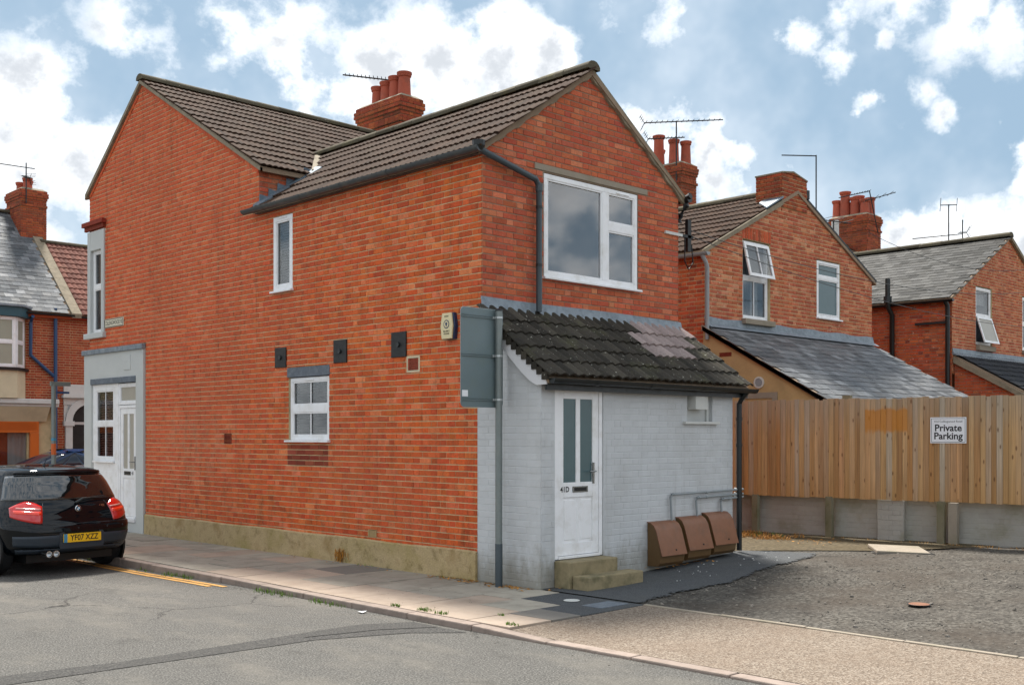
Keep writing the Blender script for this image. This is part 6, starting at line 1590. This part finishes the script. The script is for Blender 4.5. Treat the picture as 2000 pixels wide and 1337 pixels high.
t_ = thing('parked_hatchback', 'dark blue-black hatchback parked at the kerb with its yellow rear plate towards us', 'car', (-2.70, 4.78, RF_), rad(7), local=True)
hb = t_; B = CarBody(HB)
bmb = B.body(); bo = bmb.build('body', 'paint_navy', hb, smooth='all')
N_ = B.N; H_ = B.seg[0] / 2; C_ = B.seg[1]; E_ = H_ + C_
# wheel arches: dark lined recess rings on both flanks
for sx in (-1, 1):
    for wy in (.78, 3.42):
        mb = MB().lathe((sx * .845, wy, .32), [(.375, 0), (.375, .028), (.33, .03)], 32, axis=(sx, 0, 0)); mb.build('wheel_arch', 'black', hb)
        wheel(hb, sx * .873, wy, .318, .205, sx)
# rear window, side windows
B.patch(-E_ * .93, E_ * .93, .965, lambda t: 1.285 - .02 * abs(2 * t - 1) ** 3, .005, 24, 10).build('rear_window', 'rear_glass', hb, smooth='all')
ns = B.seg[2]
for sx in (-1, 1):
    f = lambda k: k * sx
    B.patch(f(E_ + 1.6), f(E_ + 6.6), lambda t: .97, lambda t: 1.03 + .23 * min(1, t * 1.6), .005, 8, 6).build('quarter_window', 'car_glass', hb, smooth='all')
    B.patch(f(E_ + 7.0), f(E_ + 14.5), .97, 1.27, .005, 8, 6).build('side_window', 'car_glass', hb, smooth='all')
    B.patch(f(E_ + 15.2), f(E_ + 23.5), lambda t: .97, lambda t: 1.27 - .26 * max(0, t - .3), .005, 8, 6).build('side_window', 'car_glass', hb, smooth='all')
    # tail lamp: pointed outer end, wraps the corner
    k0, k1 = f(H_ * .98), f(H_ + C_ * .62)
    zl = lambda t: .675 + .09 * t ** 1.6; zh = lambda t: .885 + .07 * math.sin(min(t, .6) * 2.6) - .20 * max(0, t - .6)
    lamp = B.patch(k0, k1, zl, zh, .008, 14, 8).build('tail_lamp', 'lamp_red', hb, smooth='all')
    B.patch(k0 + sx * .25, k1 - sx * .7, lambda t: .775 + .03 * t, lambda t: .815 + .025 * t, .012, 10, 3).build('lamp_band', 'lamp_bright', lamp, smooth='all')
    B.patch(k0 + sx * .25, k1 - sx * 1.2, lambda t: .842 + .02 * t, lambda t: .857 + .02 * t, .012, 10, 2).build('lamp_stripe', 'lamp_clear', lamp, smooth='all')
    B.patch(f(H_ * .99), f(E_ + 8), lambda t: .655, lambda t: .660, .003, 14, 1).build('bumper_seam', 'trim', hb, smooth='all')
    B.patch(f(E_ + 14.75), f(E_ + 14.85), .35, 1.31, .002, 1, 8).build('door_seam', 'trim', hb)
    B.patch(f(E_ + 6.72), f(E_ + 6.82), .55, 1.31, .002, 1, 8).build('door_seam', 'trim', hb)
for (z0, z1, k0, k1) in ((.655, .660, -H_ * .98, H_ * .98), ):
    B.patch(k0, k1, z0, z1, .003, 16, 1).build('tailgate_seam', 'trim', hb, smooth='all')
for sx in (-1, 1): B.patch(sx * H_ * .955, sx * H_ * .972, .66, .93, .003, 1, 8).build('tailgate_seam', 'trim', hb)
# spoiler lip, bumper inserts, plate, badge, wiper, exhausts, aerial
B.patch(-E_ * .80, E_ * .80, 1.298, 1.322, .012, 20, 2).build('spoiler', 'paint_navy', hb, smooth='all')
lo = MB(); ins_ = B.patch(-E_ * .80, -H_ * .42, lambda t: .36 + .03 * (1 - t), .52, .004, 10, 4).build('bumper_insert', 'bumper_grey', hb, smooth='all')
B.patch(H_ * .42, E_ * .80, lambda t: .36 + .03 * t, .52, .004, 10, 4).build('bumper_insert', 'bumper_grey', hb, smooth='all')
B.patch(-E_ * .78, E_ * .78, .285, .345, .003, 20, 3).build('diffuser', 'bumper_grey', hb, smooth='all')
PF = Frame((0, -.004, 0), (1, 0, 0), (0, -1, 0))
PF.o = PF.o + Vector((0, 0, 0))
mb = MB(); mb.prism([PF.p(u, z, -.02) for u, z in rrect(-.31, .31, .345, .555, .03)], (0, -.008, 0)); mb.build('plate_recess', 'bumper_grey', hb)
mb = MB(); PF.box(mb, -.26, .26, .42, .531, -.012, .010); pl_ = mb.build('number_plate', 'yellow_plate', hb, bevel=.003)
mb = MB(); PF.box(mb, -.261, -.215, .4195, .5315, .010, .0115); mb.build('plate_strip', 'blue_strip', pl_)
def ltext(body, size, m, u, z, d, parent, name='lettering', sx=1., bold=0., **k): return text(body, size, m, PF, u, z, d, parent, name, sx, bold, **k)
ltext('YF07 XZZ', .104, 'text_black', .022, .476, .0108, pl_, sx=.86, bold=.0016)
for sx in (-1, 1):
    p = B.outline(.795, H_ * .9 * sx)
yb = B.outline(.835, 0).y
RF = Frame((0, yb, 0), (1, 0, 0), (0, -1, 0))
bd = MB(); bd.lathe(RF.p(0, .845, -.012), [(.041, 0), (.041, .020), (.036, .023)], 28, axis=(0, -1, .12)); bdo = bd.build('badge', 'chrome', hb, smooth=True)
BM = Frame((0, yb - .0145, 0), (1, 0, 0), (0, -1, 0))
def disc_q(a0, a1, r0, r1, m, nm, d):
    mb = MB(); n = 8; vs = []
    for i in range(n + 1):
        a = a0 + (a1 - a0) * i / n
        for rr in (r0, r1): 
            z = .845 + math.sin(a) * rr; vs.append(BM.p(math.cos(a) * rr, z, d - (z - .845) * .12))
    mb.add(vs, [(2 * i, 2 * i + 1, 2 * i + 3, 2 * i + 2) for i in range(n)]); mb.build(nm, m, bdo, recalc=False)
disc_q(0, 2 * math.pi, .022, .035, 'text_black', 'badge_ring', .0)
for q in range(4): disc_q(q * math.pi / 2, (q + 1) * math.pi / 2, 0.0, .022, 'white_sign' if q % 2 == 0 else 'blue_strip', 'badge_quarter', .0005)
text('130i', .048, 'chrome', Frame((0, B.outline(.87, H_ * .75).y - .004, 0), (1, 0, 0), (0, -1, 0)), .36, .868, .001, hb, 'lettering', bold=.001)
a = B.outline(.93, 1.0) + Vector((.0, -.03, 0)); b_ = B.outline(.97, H_ * 1.0) + Vector((0, -.025, 0))
wp_ = MB().tube([a + Vector((-.07, .0, -.01)), a + Vector((.02, -.015, .04)), a.lerp(b_, .4) + Z * .03 + Vector((0, -.01, 0)), b_ + Vector((.06, 0, .0))], .009, 6, rs=[.018, .014, .010, .006]).build('rear_wiper', 'black_plastic', hb)
for xx in (-.50, -.405):
    MB().lathe((xx, .03, .295), [(.040, 0), (.042, -.0), (.042, .12), (.034, .12), (.032, .06)], 18, axis=(0, -1, 0)).build('exhaust', 'chrome', hb, smooth=True)
mb = MB(); mb.lathe((0, .98, 1.385), [(.025, 0), (.012, .03)], 10); mb.tube([(0, .98, 1.405), (0, .90, 1.50)], .004, 5); mb.build('roof_aerial', 'black', hb)
for (xx, zz) in ((-.36, .60), (.36, .60), (-.05, .60), (.62, .60)):
    p = B.outline(zz, H_ * xx / .5) ; MB().lathe(p + Vector((0, .002, 0)), [(.012, 0), (.011, .004)], 10, axis=(0, -1, 0)).build('parking_sensor', 'trim', hb)
MB().box((-.60, .30, .16), (.60, 4.0, .30)).build('underbody', 'black', hb)

MT['car_glass_dark'] = plain('car_glass_dark', '#101c2c', .08, 0, 1, spec=.5)
SL = [(.20, .18, 4.60, .80, .30, .08), (.30, .05, 4.72, .88, .35, .08), (.50, .0, 4.80, .91, .36, .08), (.66, .02, 4.78, .92, .36, .08), (.80, .06, 4.6, .915, .36, .08), (.92, .12, 4.2, .90, .35, .08), (.985, .25, 3.5, .87, .34, .08), (1.01, .75, 3.35, .80, .30, .06),
      (1.12, 1.0, 3.05, .76, .30, .06), (1.24, 1.30, 2.75, .70, .28, .05), (1.36, 1.65, 2.40, .64, .26, .04), (1.41, 1.9, 2.25, .58, .24, .03), (1.44, 2.1, 2.1 + .05, .40, .2, 0)]
def saloon(label, loc, rz, paint):
    t = thing('parked_saloon', label, 'car', loc, rz, local=True, group='saloons parked across the front street'); B = CarBody(SL); E = B.seg[0] / 2 + B.seg[1]; ns = B.seg[2]
    B.body().build('body', paint, t, smooth='all')
    for sx in (-1, 1):
        f = lambda k: k * sx
        B.patch(f(E + .8), f(E + 6.0), 1.03, lambda q: 1.06 + .28 * min(1, q * 1.5), .005, 8, 6).build('quarter_window', 'car_glass_dark', t, smooth='all')
        B.patch(f(E + 6.4), f(E + 15), 1.03, 1.36, .005, 8, 6).build('side_window', 'car_glass_dark', t, smooth='all')
        B.patch(f(E + 15.6), f(E + 24), 1.03, lambda q: 1.36 - .20 * max(0, q - .3), .005, 8, 6).build('side_window', 'car_glass_dark', t, smooth='all')
        B.patch(f(E - 1.), f(E + 25), 1.005, 1.022, .008, 20, 1).build('chrome_strip', 'chrome', t, smooth='all')
        B.patch(f(E + .5), f(E + 25), lambda q: 1.075 + .30 * min(1, q * 5.5) , lambda q: 1.09 + .30 * min(1, q * 5.5), .009, 24, 1).build('window_trim', 'chrome', t, smooth='all')
        for wy in (.95, 3.85):
            MB().lathe((sx * .895, wy, .33), [(.385, 0), (.385, .03), (.33, .03)], 28, axis=(sx, 0, 0)).build('wheel_arch', 'black', t); wheel(t, sx * .93, wy, .325, .21, sx)
        k0 = f(B.seg[0] / 2 * .9); B.patch(k0, f(E + .8), .72, .86, .008, 10, 4).build('tail_lamp', 'lamp_red', t, smooth='all')
    B.patch(-E * .9, E * .9, 1.03, 1.34, .005, 16, 6).build('rear_window', 'car_glass_dark', t, smooth='all')
    MB().box((-.8, .3, .15), (.8, 4.4, .32)).build('underbody', 'black', t)
saloon('blue saloon with chrome window trim parked across the street behind the slim post', (1.15, 19.75, RF_), rad(-90), 'paint_blue')
saloon('black saloon at the far left edge parked behind the blue one', (-4.35, 19.75, RF_), rad(-90), 'paint_black')
